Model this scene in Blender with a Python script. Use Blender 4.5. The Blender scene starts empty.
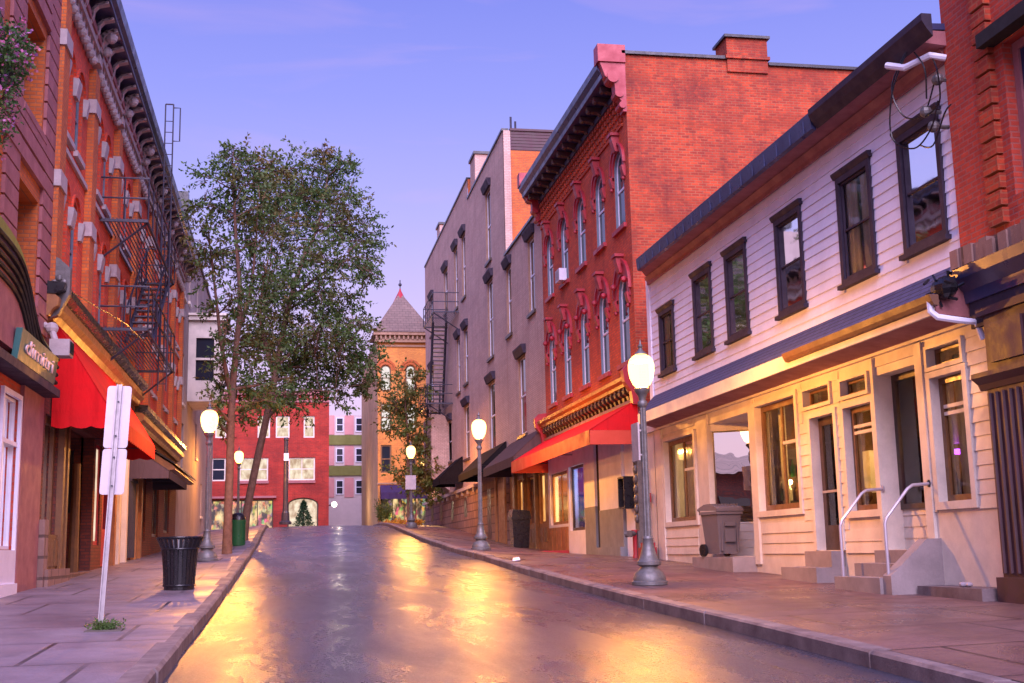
import bpy, bmesh, math, random
from mathutils import Vector, Matrix
R = math.radians
random.seed(7)
S = bpy.context.scene
COL = S.collection

# ------------------------------------------------------------------ camera
EYE = 1.45
cam_d = bpy.data.cameras.new('camera'); cam = bpy.data.objects.new('camera', cam_d); COL.objects.link(cam)
rt = Vector((0.9835452, -0.17940612, -0.02126716)); upv = Vector((-0.00989509, -0.17103647, 0.98521501)); bk = Vector((-0.18039106, -0.96879305, -0.16999734))
m = Matrix.Identity(4)
for i in range(3):
    m[i][0] = rt[i]; m[i][1] = upv[i]; m[i][2] = bk[i]
m[2][3] = EYE
cam.matrix_world = m
cam_d.sensor_width = 36; cam_d.lens = 1215 / 1024 * 36; cam_d.clip_start = .05; cam_d.clip_end = 3000
S.camera = cam

# ------------------------------------------------------------------ world, sun, exposure
SUN_EL, SUN_AZ = 40.0, 181.0      # soft evening glow from behind the camera; azimuth clockwise from +Y (the street)
W = bpy.data.worlds.new('World'); S.world = W; W.use_nodes = True
nt = W.node_tree; nt.nodes.clear()
def wn(t): return nt.nodes.new(t)
out = wn('ShaderNodeOutputWorld'); sky = wn('ShaderNodeTexSky'); sky.sky_type = 'NISHITA'; sky.sun_disc = False
sky.sun_elevation = R(SUN_EL); sky.sun_rotation = R(SUN_AZ)
b1 = wn('ShaderNodeBackground'); b1.inputs[1].default_value = .012
nt.links.new(sky.outputs[0], b1.inputs[0])
tc = wn('ShaderNodeTexCoord'); sp = wn('ShaderNodeSeparateXYZ'); nt.links.new(tc.outputs['Generated'], sp.inputs[0])
rp = wn('ShaderNodeValToRGB'); nt.links.new(sp.outputs[2], rp.inputs[0])
el = rp.color_ramp.elements
el[0].position = 0; el[0].color = (.80, .48, .66, 1)
el[1].position = 1; el[1].color = (.12, .15, .74, 1)
for p, c in ((.10, (.76, .49, .76, 1)), (.18, (.62, .46, .82, 1)), (.27, (.43, .385, .87, 1)), (.36, (.28, .29, .84, 1)), (.46, (.18, .205, .76, 1))):
    e = el.new(p); e.color = c
# faint pink cloud streaks
mp = wn('ShaderNodeMapping'); mp.inputs['Scale'].default_value = (3.2, 3.2, 15); mp.inputs['Rotation'].default_value = (R(4), R(-9), 0)
nt.links.new(tc.outputs['Generated'], mp.inputs[0])
nz = wn('ShaderNodeTexNoise'); nz.inputs['Scale'].default_value = 1.7; nz.inputs['Detail'].default_value = 6; nz.inputs['Distortion'].default_value = .6
nt.links.new(mp.outputs[0], nz.inputs[0])
mr = wn('ShaderNodeMapRange'); mr.inputs[1].default_value = .58; mr.inputs[2].default_value = .8; mr.inputs[4].default_value = .26
nt.links.new(nz.outputs[0], mr.inputs[0])
mx = wn('ShaderNodeMix'); mx.data_type = 'RGBA'; mx.inputs[7].default_value = (.66, .40, .74, 1)
nt.links.new(mr.outputs[0], mx.inputs[0]); nt.links.new(rp.outputs[0], mx.inputs[6])
b2 = wn('ShaderNodeBackground'); b2.inputs[1].default_value = .56; nt.links.new(mx.outputs[2], b2.inputs[0])
ad = wn('ShaderNodeAddShader'); nt.links.new(b1.outputs[0], ad.inputs[0]); nt.links.new(b2.outputs[0], ad.inputs[1])
nt.links.new(ad.outputs[0], out.inputs[0])
sd = bpy.data.lights.new('sun', 'SUN'); sd.energy = 4.3; sd.angle = R(58); sd.color = (.90, .72, 1.0)
sun = bpy.data.objects.new('sun', sd); COL.objects.link(sun)
az = R(SUN_AZ); el_ = R(SUN_EL)
tosun = Vector((math.sin(az) * math.cos(el_), math.cos(az) * math.cos(el_), math.sin(el_)))
sun.rotation_euler = tosun.to_track_quat('Z', 'Y').to_euler()
S.view_settings.view_transform = 'Standard'; S.view_settings.look = 'None'; S.view_settings.exposure = 0.95; S.view_settings.gamma = 1
S.render.engine = 'CYCLES'
S.cycles.max_bounces = 6; S.cycles.transparent_max_bounces = 12; S.cycles.sample_clamp_indirect = 4

# ------------------------------------------------------------------ materials
def newmat(name):
    ma = bpy.data.materials.new(name); ma.use_nodes = True
    t = ma.node_tree; t.nodes.clear()
    o = t.nodes.new('ShaderNodeOutputMaterial'); b = t.nodes.new('ShaderNodeBsdfPrincipled')
    t.links.new(b.outputs[0], o.inputs[0])
    return ma, t, b, o
def mixc(t, fac, a, b, mode='MIX'):
    n = t.nodes.new('ShaderNodeMix'); n.data_type = 'RGBA'; n.blend_type = mode
    for sock, v in ((0, fac), (6, a), (7, b)):
        if hasattr(v, 'links') or isinstance(v, bpy.types.NodeSocket): t.links.new(v, n.inputs[sock])
        else: n.inputs[sock].default_value = v if sock == 0 else (*v, 1)
    return n.outputs[2]
def noise(t, vec, scale, detail=5, rough=.55, dist=0):
    n = t.nodes.new('ShaderNodeTexNoise'); n.inputs['Scale'].default_value = scale; n.inputs['Detail'].default_value = detail
    n.inputs['Roughness'].default_value = rough; n.inputs['Distortion'].default_value = dist
    if vec is not None: t.links.new(vec, n.inputs['Vector'])
    return n.outputs[0]
def rng(t, v, a, b, c=0, d=1):
    n = t.nodes.new('ShaderNodeMapRange'); t.links.new(v, n.inputs[0])
    for i, x in enumerate((a, b, c, d)): n.inputs[i + 1].default_value = x
    return n.outputs[0]
def math_(t, op, a, b=0.0):
    n = t.nodes.new('ShaderNodeMath'); n.operation = op
    for i, v in enumerate((a, b)):
        if isinstance(v, bpy.types.NodeSocket): t.links.new(v, n.inputs[i])
        else: n.inputs[i].default_value = v
    return n.outputs[0]
def bump(t, b, h, strength=.3, dist=.02):
    n = t.nodes.new('ShaderNodeBump'); n.inputs['Strength'].default_value = strength; n.inputs['Distance'].default_value = dist
    t.links.new(h, n.inputs['Height']); t.links.new(n.outputs[0], b.inputs['Normal'])
def pos(t):
    return t.nodes.new('ShaderNodeNewGeometry').outputs['Position']
def scaled(t, vec, s):
    n = t.nodes.new('ShaderNodeMapping'); n.inputs['Scale'].default_value = s; t.links.new(vec, n.inputs[0]); return n.outputs[0]
def wallvec(t):
    g = t.nodes.new('ShaderNodeNewGeometry')
    s = t.nodes.new('ShaderNodeSeparateXYZ'); t.links.new(g.outputs['Position'], s.inputs[0])
    n = t.nodes.new('ShaderNodeSeparateXYZ'); t.links.new(g.outputs['True Normal'], n.inputs[0])
    k = math_(t, 'GREATER_THAN', math_(t, 'ABSOLUTE', n.outputs[0]), .6)
    u = math_(t, 'ADD', math_(t, 'MULTIPLY', s.outputs[1], k), math_(t, 'MULTIPLY', s.outputs[0], math_(t, 'SUBTRACT', 1.0, k)))
    c = t.nodes.new('ShaderNodeCombineXYZ'); t.links.new(u, c.inputs[0]); t.links.new(s.outputs[2], c.inputs[1])
    return c.outputs[0]
def paint(name, col, rough=.55, var=.25, scale=3.0, bmp=.12, metal=0.0, col2=None, fine=40):
    """weathered painted / plain surface: two scales of tone variation and a little relief"""
    ma, t, b, o = newmat(name)
    p = pos(t)
    n1 = rng(t, noise(t, p, scale, 6, .65), .35, .7)
    c2 = col2 or tuple(x * (1 - var) for x in col)
    c = mixc(t, n1, col, c2)
    n2 = rng(t, noise(t, p, fine, 3), .3, .75)
    c = mixc(t, math_(t, 'MULTIPLY', n2, var * .6), c, tuple(x * .5 for x in col))
    t.links.new(c, b.inputs['Base Color'])
    t.links.new(rng(t, n1, 0, 1, max(.05, rough - .1), min(1, rough + .12)), b.inputs['Roughness'])
    b.inputs['Metallic'].default_value = metal
    if bmp: bump(t, b, noise(t, p, fine, 4), bmp, .01)
    return ma
def brick(name, ca, cb, mortar, w=.215, h=.075, grime=(.05, .02, .02), gr=.5, eff=None, msize=.012):
    ma, t, b, o = newmat(name)
    v = wallvec(t)
    br = t.nodes.new('ShaderNodeTexBrick'); t.links.new(v, br.inputs['Vector'])
    br.inputs['Scale'].default_value = 1; br.inputs['Brick Width'].default_value = w; br.inputs['Row Height'].default_value = h
    br.inputs['Mortar Size'].default_value = msize; br.inputs['Mortar Smooth'].default_value = .2; br.inputs['Bias'].default_value = 0
    br.inputs['Color1'].default_value = (*ca, 1); br.inputs['Color2'].default_value = (*cb, 1); br.inputs['Mortar'].default_value = (*mortar, 1)
    p = pos(t)
    n1 = rng(t, noise(t, p, .55, 6, .65, .4), .42, .72)
    c = mixc(t, math_(t, 'MULTIPLY', n1, gr), br.outputs[0], grime)
    st = rng(t, noise(t, scaled(t, p, (2.2, 2.2, .22)), 1.6, 5, .6), .5, .8)
    c = mixc(t, math_(t, 'MULTIPLY', st, gr * .7), c, tuple(x * .6 for x in grime))
    bandn = rng(t, noise(t, scaled(t, p, (.25, .25, 2.4)), 1.1, 4, .6), .40, .66)
    c = mixc(t, math_(t, 'MULTIPLY', bandn, gr * .55), c, tuple(x * .45 for x in ca))
    n3 = rng(t, noise(t, p, 9, 4), .55, .75)
    c = mixc(t, math_(t, 'MULTIPLY', n3, .35), c, eff or tuple(min(1, x * 1.5) for x in ca))
    t.links.new(c, b.inputs['Base Color']); b.inputs['Roughness'].default_value = .85
    hh = math_(t, 'ADD', math_(t, 'MULTIPLY', br.outputs['Fac'], -1.0), math_(t, 'MULTIPLY', noise(t, p, 60, 3), .5))
    bump(t, b, hh, .6, .012)
    return ma
def emit(name, col, st):
    ma, t, b, o = newmat(name); b.inputs['Base Color'].default_value = (*[x * .5 for x in col], 1)
    b.inputs['Emission Color'].default_value = (*col, 1); b.inputs['Emission Strength'].default_value = st
    return ma
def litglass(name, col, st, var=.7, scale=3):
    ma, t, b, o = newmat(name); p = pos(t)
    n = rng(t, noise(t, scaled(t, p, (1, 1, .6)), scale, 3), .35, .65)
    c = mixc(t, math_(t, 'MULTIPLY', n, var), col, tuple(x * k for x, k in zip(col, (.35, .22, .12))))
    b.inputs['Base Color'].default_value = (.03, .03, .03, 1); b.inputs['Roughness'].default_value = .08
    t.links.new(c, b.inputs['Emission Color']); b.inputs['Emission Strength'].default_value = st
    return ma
def darkglass(name, col=(.018, .022, .035), rough=.06):
    ma, t, b, o = newmat(name); p = pos(t)
    b.inputs['Base Color'].default_value = (*col, 1); b.inputs['Roughness'].default_value = rough; b.inputs['IOR'].default_value = 1.55
    bump(t, b, noise(t, p, 1.3, 2), .12, .03)
    return ma
def clearglass(name):
    ma, t, b, o = newmat(name); t.nodes.remove(b)
    tr = t.nodes.new('ShaderNodeBsdfTransparent'); tr.inputs[0].default_value = (.95, .97, .97, 1)
    gl = t.nodes.new('ShaderNodeBsdfGlossy'); gl.inputs['Roughness'].default_value = .03; gl.inputs[0].default_value = (.9, .9, .9, 1)
    fr = t.nodes.new('ShaderNodeFresnel'); fr.inputs[0].default_value = 1.5
    bm = t.nodes.new('ShaderNodeBump'); bm.inputs['Strength'].default_value = .1; bm.inputs['Distance'].default_value = .03
    t.links.new(noise(t, pos(t), 1.2, 2), bm.inputs['Height']); t.links.new(bm.outputs[0], gl.inputs['Normal'])
    ms = t.nodes.new('ShaderNodeMixShader'); t.links.new(rng(t, fr.outputs[0], 0, 1, .03, 1), ms.inputs[0])
    t.links.new(tr.outputs[0], ms.inputs[1]); t.links.new(gl.outputs[0], ms.inputs[2]); t.links.new(ms.outputs[0], o.inputs[0])
    return ma

M = {}
M['brick_r'] = brick('red_brick', (0.69, 0.086, 0.018), (0.448, 0.04, 0.013), (.34, .08, .04), gr=.5, grime=(.10, .015, .012))
M['brick_side'] = brick('orange_red_brick', (.56, .062, .014), (.27, .026, .010), (.36, .11, .05), gr=.9, grime=(.12, .012, .012))
M['brick_l'] = brick('crimson_brick', (0.8, 0.081, 0.021), (0.582, 0.045, 0.018), (.45, .10, .06), gr=.35)
M['brick_o'] = brick('orange_brick', (.66, .16, .025), (.52, .10, .02), (.36, .13, .06), gr=.35)
M['brick_t'] = brick('tower_brick', (.82, .32, .05), (.66, .22, .04), (.5, .24, .1), gr=.25)
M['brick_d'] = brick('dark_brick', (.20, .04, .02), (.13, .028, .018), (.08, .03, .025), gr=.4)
M['brick_n'] = brick('rust_brick', (.56, .06, .025), (.40, .04, .022), (.36, .10, .08), gr=.35)
M['stone'] = brick('rough_stone', (.30, .18, .15), (.22, .13, .11), (.10, .06, .05), w=.75, h=.38, gr=.35, msize=.03)
M['far_red'] = brick('far_red_brick', (.44, .026, .014), (.28, .017, .010), (.34, .06, .04), w=.3, h=.1, gr=.8, grime=(.14, .012, .012))
M['quoin'] = paint('mauve_stone', (.36, .13, .14), .75, .3, 2.5, .3)
M['white'] = paint('white_paint', (.80, .80, .95), .5, .20, 1.2, .08)
M['cream'] = paint('cream_paint', (.74, .66, .58), .5, .28, 1.4, .12)
M['grey_paint'] = paint('grey_paint', (.22, .23, .25), .6, .2, 2, .1)
M['stucco'] = brick('painted_mauve_brick', (.64, .44, .37), (.55, .37, .31), (.44, .29, .25), gr=.55, grime=(.34, .20, .17), msize=.016)
M['stucco_l'] = paint('grey_brown_stucco', (.36, .29, .28), .85, .28, .6, .3)
M['iron_red'] = paint('rusty_plum_iron', (.05, .02, .022), .6, .5, 3, .15, col2=(.09, .035, .05)); M['trim'] = paint('plum_trim', (.030, .018, .042), .75, .3, 4, .08)
M['navy'] = paint('navy_metal', (.045, .05, .13), .35, .3, 3, .08)
M['shingle'] = brick('blue_shingles', (.045, .05, .13), (.06, .06, .15), (.015, .015, .03), w=.3, h=.1, gr=.2, grime=(.02, .02, .05))
M['brownwood'] = paint('brown_wood', (.20, .09, .035), .4, .4, 5, .12)
M['darkwood'] = paint('dark_wood', (.06, .03, .02), .4, .4, 5, .1)
M['redpaint'] = paint('red_paint', (.38, .02, .035), .45, .3, 3, .1)
M['sandstone'] = paint('tan_lintel', (.34, .20, .13), .7, .3, 4, .2)
M['whitestone'] = paint('white_stone', (.46, .39, .40), .75, .25, 5, .25)
M['steelblue'] = paint('blue_grey_sash', (.15, .19, .25), .45, .2, 4, .05)
M['ochre'] = paint('ochre_cornice', (.36, .15, .05), .45, .45, 4, .1)
M['iron'] = paint('wrought_iron', (.055, .05, .075), .45, .3, 6, .1, metal=.3)
M['lampiron'] = paint('weathered_lamp_iron', (.17, .16, .165), .5, .5, 9, .25, metal=.35, col2=(.09, .085, .08))
M['black'] = paint('black_paint', (.016, .015, .02), .3, .3, 6, .1, metal=.2)
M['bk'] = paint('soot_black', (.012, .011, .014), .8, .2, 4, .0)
def canvas(name, col):
    ma, t, b, o = newmat(name); p = pos(t); n1 = rng(t, noise(t, scaled(t, p, (.5, .5, 1)), 1.1, 6, .6), .38, .68)
    c = mixc(t, math_(t, 'MULTIPLY', n1, .5), col, tuple(min(1, x * .55 + .012) for x in col)); st = rng(t, noise(t, scaled(t, p, (3, 3, .3)), 1.5, 5), .52, .8)
    c = mixc(t, math_(t, 'MULTIPLY', st, .45), c, tuple(x * .35 for x in col)); t.links.new(c, b.inputs['Base Color']); b.inputs['Roughness'].default_value = .9; b.inputs['Specular IOR Level'].default_value = .12
    bump(t, b, math_(t, 'ADD', noise(t, scaled(t, p, (1, 1, .4)), 2.4, 4, .6, .5), math_(t, 'MULTIPLY', noise(t, p, 60, 2), .05)), .55, .08); return ma
M['red_cloth'] = canvas('red_canvas', (.66, .010, .014))
M['grey_cloth'] = canvas('charcoal_canvas', (.075, .055, .07))
M['brown_cloth'] = canvas('plum_canvas', (.085, .05, .055))
M['black_cloth'] = canvas('black_canvas', (.009, .006, .008))
M['navy_cloth'] = canvas('navy_canvas', (.05, .03, .10))
M['orange_cloth'] = paint('orange_canvas', (.55, .05, .02), .7, .15, 2, .1)
M['concrete'] = paint('concrete', (.30, .25, .25), .85, .3, 2.2, .3)
M['granite'] = paint('granite_kerb', (.20, .155, .16), .7, .5, 2.2, .5, col2=(.075, .045, .05))
M['sign'] = paint('galvanised_sign', (.44, .39, .44), .4, .16, 3, .05, metal=.3)
M['signpost'] = paint('galvanised_post', (.40, .36, .38), .45, .3, 8, .1, metal=.4)
M['signgreen'] = paint('sage_board', (.02, .13, .12), .5, .2, 4, .08)
M['letter'] = paint('pale_pink_letter', (.85, .62, .62), .5, .15, 6, .02)
M['limegreen'] = paint('lime_trim', (.27, .30, .03), .5, .25, 5, .08)
M['bin'] = paint('grey_plastic', (.14, .12, .13), .45, .15, 3, .08)
M['greenbin'] = paint('green_enamel', (.015, .10, .035), .35, .2, 5, .05)
M['bark'] = paint('bark', (.15, .075, .05), .9, .5, 7, .6, fine=25)
M['gutter_br'] = paint('copper_brown_gutter', (.17, .075, .04), .55, .3, 3, .06)
M['slate'] = brick('slate_roof', (.15, .105, .09), (.19, .13, .11), (.07, .05, .045), w=.4, h=.2, gr=.3)
M['pinkpanel'] = paint('pink_panel', (.55, .24, .24), .7, .1, 2, .05)
M['palepanel'] = paint('pale_panel', (.52, .43, .44), .7, .1, 2, .05)
M['olive'] = paint('olive_panel', (.16, .16, .03), .7, .2, 2, .05)
M['mirror'] = darkglass('mirror_film', (.82, .77, .72), .01); M['mirror'].node_tree.nodes['Principled BSDF'].inputs['Metallic'].default_value = 1; M['glass_d'] = darkglass('dark_pane'); M['glass_c'] = clearglass('clear_pane'); M['glass_b'] = darkglass('blue_pane', (.02, .03, .08))
M['curtain'] = paint('curtain_cloth', (.80, .77, .70), .9, .2, 4, .0)
M['room'] = paint('room_wall', (.20, .10, .05), .8, .3, 1.6, .0, col2=(.012, .009, .010))
M['roomblue'] = paint('blue_room', (.03, .03, .16), .8, .3, 1, .0)
M['lit'] = litglass('lit_and_sky_glow_pane', (1.0, .84, .62), .55, .8)  # also glows in place of sky reflected in the far shop's upper panes
M['skyglow'] = litglass('sky_reflection_glow_pane', (.95, .88, .84), .55, .35)  # emission stands in for sky reflected in the tower windows
M['litwarm'] = litglass('warm_shop_pane', (1.0, .55, .18), .75, .9, 2.2)
M['screen'] = emit('screen_glow', (.85, .95, 1.0), 1.6)
M['bulb'] = emit('warm_bulb', (1.0, .55, .16), 28)
M['violet'] = emit('violet_neon', (.55, .08, 1.0), 2.5)
M['tan'] = paint('tan_render', (.62, .38, .20), .85, .35, .5, .3); M['flood'] = emit('flood_white', (1.0, .93, .75), 2.2); M['bluebulb'] = emit('blue_neon', (.02, .06, 1.0), 1.0)

# lamp globe: frosted glass that glows and lets the bulb shine out
ma, t, b, o = newmat('lamp_globe_glass'); t.nodes.remove(b)
tr = t.nodes.new('ShaderNodeBsdfTransparent'); em = t.nodes.new('ShaderNodeEmission'); em.inputs[0].default_value = (1, .55, .15, 1); em.inputs[1].default_value = 1.5
a_ = t.nodes.new('ShaderNodeAddShader'); t.links.new(tr.outputs[0], a_.inputs[0]); t.links.new(em.outputs[0], a_.inputs[1]); t.links.new(a_.outputs[0], o.inputs[0])
M['globe'] = ma
# shop window with colourful goods
ma, t, b, o = newmat('shop_display'); vo = t.nodes.new('ShaderNodeTexVoronoi'); vo.inputs['Scale'].default_value = 4.5; vo.inputs['Randomness'].default_value = 1
pv = scaled(t, pos(t), (1, 1, .6)); t.links.new(pv, vo.inputs['Vector'])
hs = t.nodes.new('ShaderNodeHueSaturation'); hs.inputs['Saturation'].default_value = .8; t.links.new(vo.outputs['Color'], hs.inputs['Color'])
c = mixc(t, 1.0, hs.outputs[0], (.95, .55, .25), 'MULTIPLY'); c = mixc(t, rng(t, noise(t, pv, 3.0, 5), .42, .56), c, (.03, .02, .015)); c = mixc(t, rng(t, noise(t, pv, 1.3, 4), .52, .66), c, (1.0, .70, .32))
b.inputs['Base Color'].default_value = (.03, .03, .03, 1); t.links.new(c, b.inputs['Emission Color']); b.inputs['Emission Strength'].default_value = .62
M['shop'] = ma
# asphalt, damp
ma, t, b, o = newmat('damp_asphalt'); p = pos(t)
c = mixc(t, rng(t, noise(t, p, 70, 2, .7), .38, .66), (.010, .013, .026), (.070, .075, .115))
c = mixc(t, rng(t, noise(t, scaled(t, p, (1.3, .16, 1)), .9, 6, .6), .4, .7), c, (.022, .022, .032))
pt = t.nodes.new('ShaderNodeTexBrick'); t.links.new(scaled(t, p, (1, 1, 1)), pt.inputs['Vector']); pt.inputs['Scale'].default_value = 1; pt.inputs['Brick Width'].default_value = 2.7; pt.inputs['Row Height'].default_value = 7.3; pt.inputs['Mortar Size'].default_value = .02; pt.offset = .37
pt.inputs['Color1'].default_value = (1, 1, 1, 1); pt.inputs['Color2'].default_value = (.72, .72, .76, 1); pt.inputs['Mortar'].default_value = (.4, .4, .4, 1); c = mixc(t, .55, c, pt.outputs[0], 'MULTIPLY')
cr = t.nodes.new('ShaderNodeTexVoronoi'); cr.feature = 'DISTANCE_TO_EDGE'; cr.inputs['Scale'].default_value = .4
wp = t.nodes.new('ShaderNodeVectorMath'); wp.operation = 'ADD'; t.links.new(p, wp.inputs[0])
nn = t.nodes.new('ShaderNodeTexNoise'); nn.inputs['Scale'].default_value = 1.1; nn.inputs['Detail'].default_value = 6; t.links.new(p, nn.inputs['Vector']); t.links.new(nn.outputs[1], wp.inputs[1]); t.links.new(wp.outputs[0], cr.inputs['Vector'])
c = mixc(t, rng(t, cr.outputs[0], 0, .009, .85, 0), c, (.012, .011, .013))
t.links.new(c, b.inputs['Base Color'])
wet = rng(t, noise(t, scaled(t, p, (1.2, .28, 1)), .9, 7, .65, .3), .40, .64)
t.links.new(math_(t, 'ADD', math_(t, 'MULTIPLY', wet, .15), rng(t, noise(t, p, 40, 3), .3, .7, .19, .28)), b.inputs['Roughness']); b.inputs['Specular IOR Level'].default_value = .62
bump(t, b, math_(t, 'ADD', noise(t, p, 85, 2, .7), math_(t, 'MULTIPLY', noise(t, p, 16, 5, .7), .8)), .30, .012)
M['asphalt'] = ma
# pavement slabs
def slabs(name, col, w, h, rough):
    ma, t, b, o = newmat(name); p = pos(t)
    br = t.nodes.new('ShaderNodeTexBrick'); mpn = scaled(t, p, (1, 1, 1)); t.links.new(mpn, br.inputs['Vector'])
    br.inputs['Scale'].default_value = 1; br.inputs['Brick Width'].default_value = w; br.inputs['Row Height'].default_value = h
    br.inputs['Mortar Size'].default_value = .028; br.inputs['Mortar Smooth'].default_value = .2; br.offset = .35
    br.inputs['Color1'].default_value = (*col, 1); br.inputs['Color2'].default_value = (*[x * .84 for x in col], 1); br.inputs['Mortar'].default_value = (*[x * .12 for x in col], 1)
    c = mixc(t, math_(t, 'MULTIPLY', rng(t, noise(t, p, .9, 7, .7, .5), .40, .64), .85), br.outputs[0], tuple(x * .5 for x in col))
    c = mixc(t, math_(t, 'MULTIPLY', rng(t, noise(t, p, 35, 3), .45, .75), .4), c, tuple(x * .45 for x in col))
    t.links.new(c, b.inputs['Base Color'])
    t.links.new(rng(t, noise(t, p, .7, 5), .38, .66, rough - .18, rough + .16), b.inputs['Roughness'])
    bump(t, b, math_(t, 'ADD', math_(t, 'MULTIPLY', br.outputs['Fac'], -.9), noise(t, p, 45, 4)), .45, .012)
    return ma
M['walk_r'] = slabs('brown_slabs', (.17, .092, .088), 1.9, 1.7, .42)
M['walk_l'] = slabs('grey_slabs', (.22, .175, .215), 1.7, 1.9, .5)
M['earth'] = paint('earth', (.12, .10, .09), .95, .3, .5, .3)
# leaves
def leafmat(name, a, b_, c_):
    ma, t, b, o = newmat(name); g = t.nodes.new('ShaderNodeNewGeometry')
    c = mixc(t, g.outputs['Random Per Island'], a, b_)
    c = mixc(t, rng(t, noise(t, g.outputs['Position'], .7, 3), .5, .7), c, c_)
    b.inputs['Roughness'].default_value = .6
    t.links.new(c, b.inputs['Base Color'])
    tl = t.nodes.new('ShaderNodeBsdfTranslucent'); t.links.new(c, tl.inputs[0])
    ms = t.nodes.new('ShaderNodeMixShader'); ms.inputs[0].default_value = .35
    t.links.new(b.outputs[0], ms.inputs[1]); t.links.new(tl.outputs[0], ms.inputs[2]); t.links.new(ms.outputs[0], o.inputs[0])
    return ma
M['leaf'] = leafmat('elm_leaves', (.032, .078, .014), (.085, .14, .028), (.17, .10, .02))
M['leaf_o'] = leafmat('amber_leaves', (.06, .11, .02), (.15, .15, .025), (.22, .11, .02))
M['leaf_g'] = leafmat('green_leaves', (.03, .10, .02), (.08, .16, .04), (.10, .15, .03))
M['fir'] = leafmat('fir_needles', (.015, .05, .02), (.03, .09, .03), (.02, .06, .02))
M['flower'] = leafmat('flower_petals', (.55, .10, .22), (.45, .25, .6), (.6, .2, .12))
M['yellowflower'] = leafmat('yellow_petals', (.6, .35, .02), (.55, .15, .02), (.2, .25, .03))

# ------------------------------------------------------------------ mesh helpers
def rootloc(o):
    l = Vector((0, 0, 0))
    while o: l = l + o.location; o = o.parent
    return l
class MB:
    def __init__(s): s.v = []; s.f = []
    def poly(s, pts):
        n = len(s.v); s.v += [tuple(p) for p in pts]; s.f.append(tuple(range(n, n + len(pts))))
    def hexa(s, p):      # 8 points: bottom 4, top 4
        n = len(s.v); s.v += [tuple(q) for q in p]
        for q in ((0, 3, 2, 1), (4, 5, 6, 7), (0, 1, 5, 4), (1, 2, 6, 5), (2, 3, 7, 6), (3, 0, 4, 7)): s.f.append(tuple(n + i for i in q))
    def box(s, x0, x1, y0, y1, z0, z1):
        s.hexa([(x0, y0, z0), (x1, y0, z0), (x1, y1, z0), (x0, y1, z0), (x0, y0, z1), (x1, y0, z1), (x1, y1, z1), (x0, y1, z1)])
    def prism(s, a, b):  # two matching outlines
        n = len(s.v); k = len(a); s.v += [tuple(p) for p in a] + [tuple(p) for p in b]
        s.f.append(tuple(range(n, n + k))); s.f.append(tuple(range(n + 2 * k - 1, n + k - 1, -1)))
        for i in range(k):
            j = (i + 1) % k; s.f.append((n + i, n + j, n + k + j, n + k + i))
    def tube(s, pts, r, seg=6, caps=True):
        pts = [Vector(p) for p in pts]; rs = r if isinstance(r, (list, tuple)) else [r] * len(pts)
        n = len(s.v); k = len(pts)
        ref = None
        for i, p in enumerate(pts):
            d = (pts[min(i + 1, k - 1)] - pts[max(i - 1, 0)]).normalized()
            if ref is None or abs(ref.dot(d)) > .95: ref = Vector((0, 0, 1)) if abs(d.z) < .9 else Vector((1, 0, 0))
            a = d.cross(ref).normalized(); b = d.cross(a).normalized(); ref = a.cross(d).normalized() * 1.0
            for j in range(seg):
                an = 2 * math.pi * j / seg
                s.v.append(tuple(p + (a * math.cos(an) + b * math.sin(an)) * rs[i]))
        for i in range(k - 1):
            for j in range(seg):
                j2 = (j + 1) % seg
                s.f.append((n + i * seg + j, n + i * seg + j2, n + (i + 1) * seg + j2, n + (i + 1) * seg + j))
        if caps:
            s.f.append(tuple(range(n, n + seg))); s.f.append(tuple(range(n + (k - 1) * seg, n + k * seg)))
    def lathe(s, prof, c=(0, 0, 0), seg=16, flute=0):
        n = len(s.v); k = len(prof)
        for r, z in prof:
            for j in range(seg):
                an = 2 * math.pi * j / seg; rr = r * (1 - flute * (j % 2))
                s.v.append((c[0] + rr * math.cos(an), c[1] + rr * math.sin(an), c[2] + z))
        for i in range(k - 1):
            for j in range(seg):
                j2 = (j + 1) % seg
                s.f.append((n + i * seg + j, n + i * seg + j2, n + (i + 1) * seg + j2, n + (i + 1) * seg + j))
        s.f.append(tuple(range(n, n + seg))); s.f.append(tuple(range(n + (k - 1) * seg, n + k * seg)))
    def ball(s, c, r, seg=10, rings=6, sq=(1, 1, 1)):
        prof = []
        n = len(s.v)
        s.lathe([(max(.002, r * math.sin(math.pi * i / rings)), -r * math.cos(math.pi * i / rings)) for i in range(rings + 1)], (0, 0, 0), seg)
        s.v[n:] = [(c[0] + x * sq[0], c[1] + y * sq[1], c[2] + z * sq[2]) for x, y, z in s.v[n:]]
    def build(s, name, mat, parent=None, local=False, smooth=False, loc=None):
        me = bpy.data.meshes.new(name)
        off = Vector((0, 0, 0))
        if parent and not local: off = rootloc(parent)
        if loc is not None: off = Vector(loc) if not local else off
        me.from_pydata([(x - off.x, y - off.y, z - off.z) for x, y, z in s.v], [], s.f)
        bm = bmesh.new(); bm.from_mesh(me); bmesh.ops.recalc_face_normals(bm, faces=bm.faces); bm.to_mesh(me); bm.free()
        if smooth:
            for p in me.polygons: p.use_smooth = True
            me.set_sharp_from_angle(angle=R(40))
        me.materials.append(M[mat])
        o = bpy.data.objects.new(name, me); COL.objects.link(o)
        if parent: o.parent = parent
        if loc is not None: o.location = loc
        return o
def tag(o, label=None, cat=None, group=None, kind=None):
    for k, v in (('label', label), ('category', cat), ('group', group), ('kind', kind)):
        if v: o[k] = v
    return o
def thing(name, loc, label, cat, group=None):
    o = bpy.data.objects.new(name, None); COL.objects.link(o); o.location = loc; o.empty_display_size = .2
    return tag(o, label, cat, group)
def copytree(o, parent=None):
    c = o.copy(); COL.objects.link(c)
    if parent: c.parent = parent
    for ch in list(o.children): copytree(ch, c)
    return c
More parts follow.
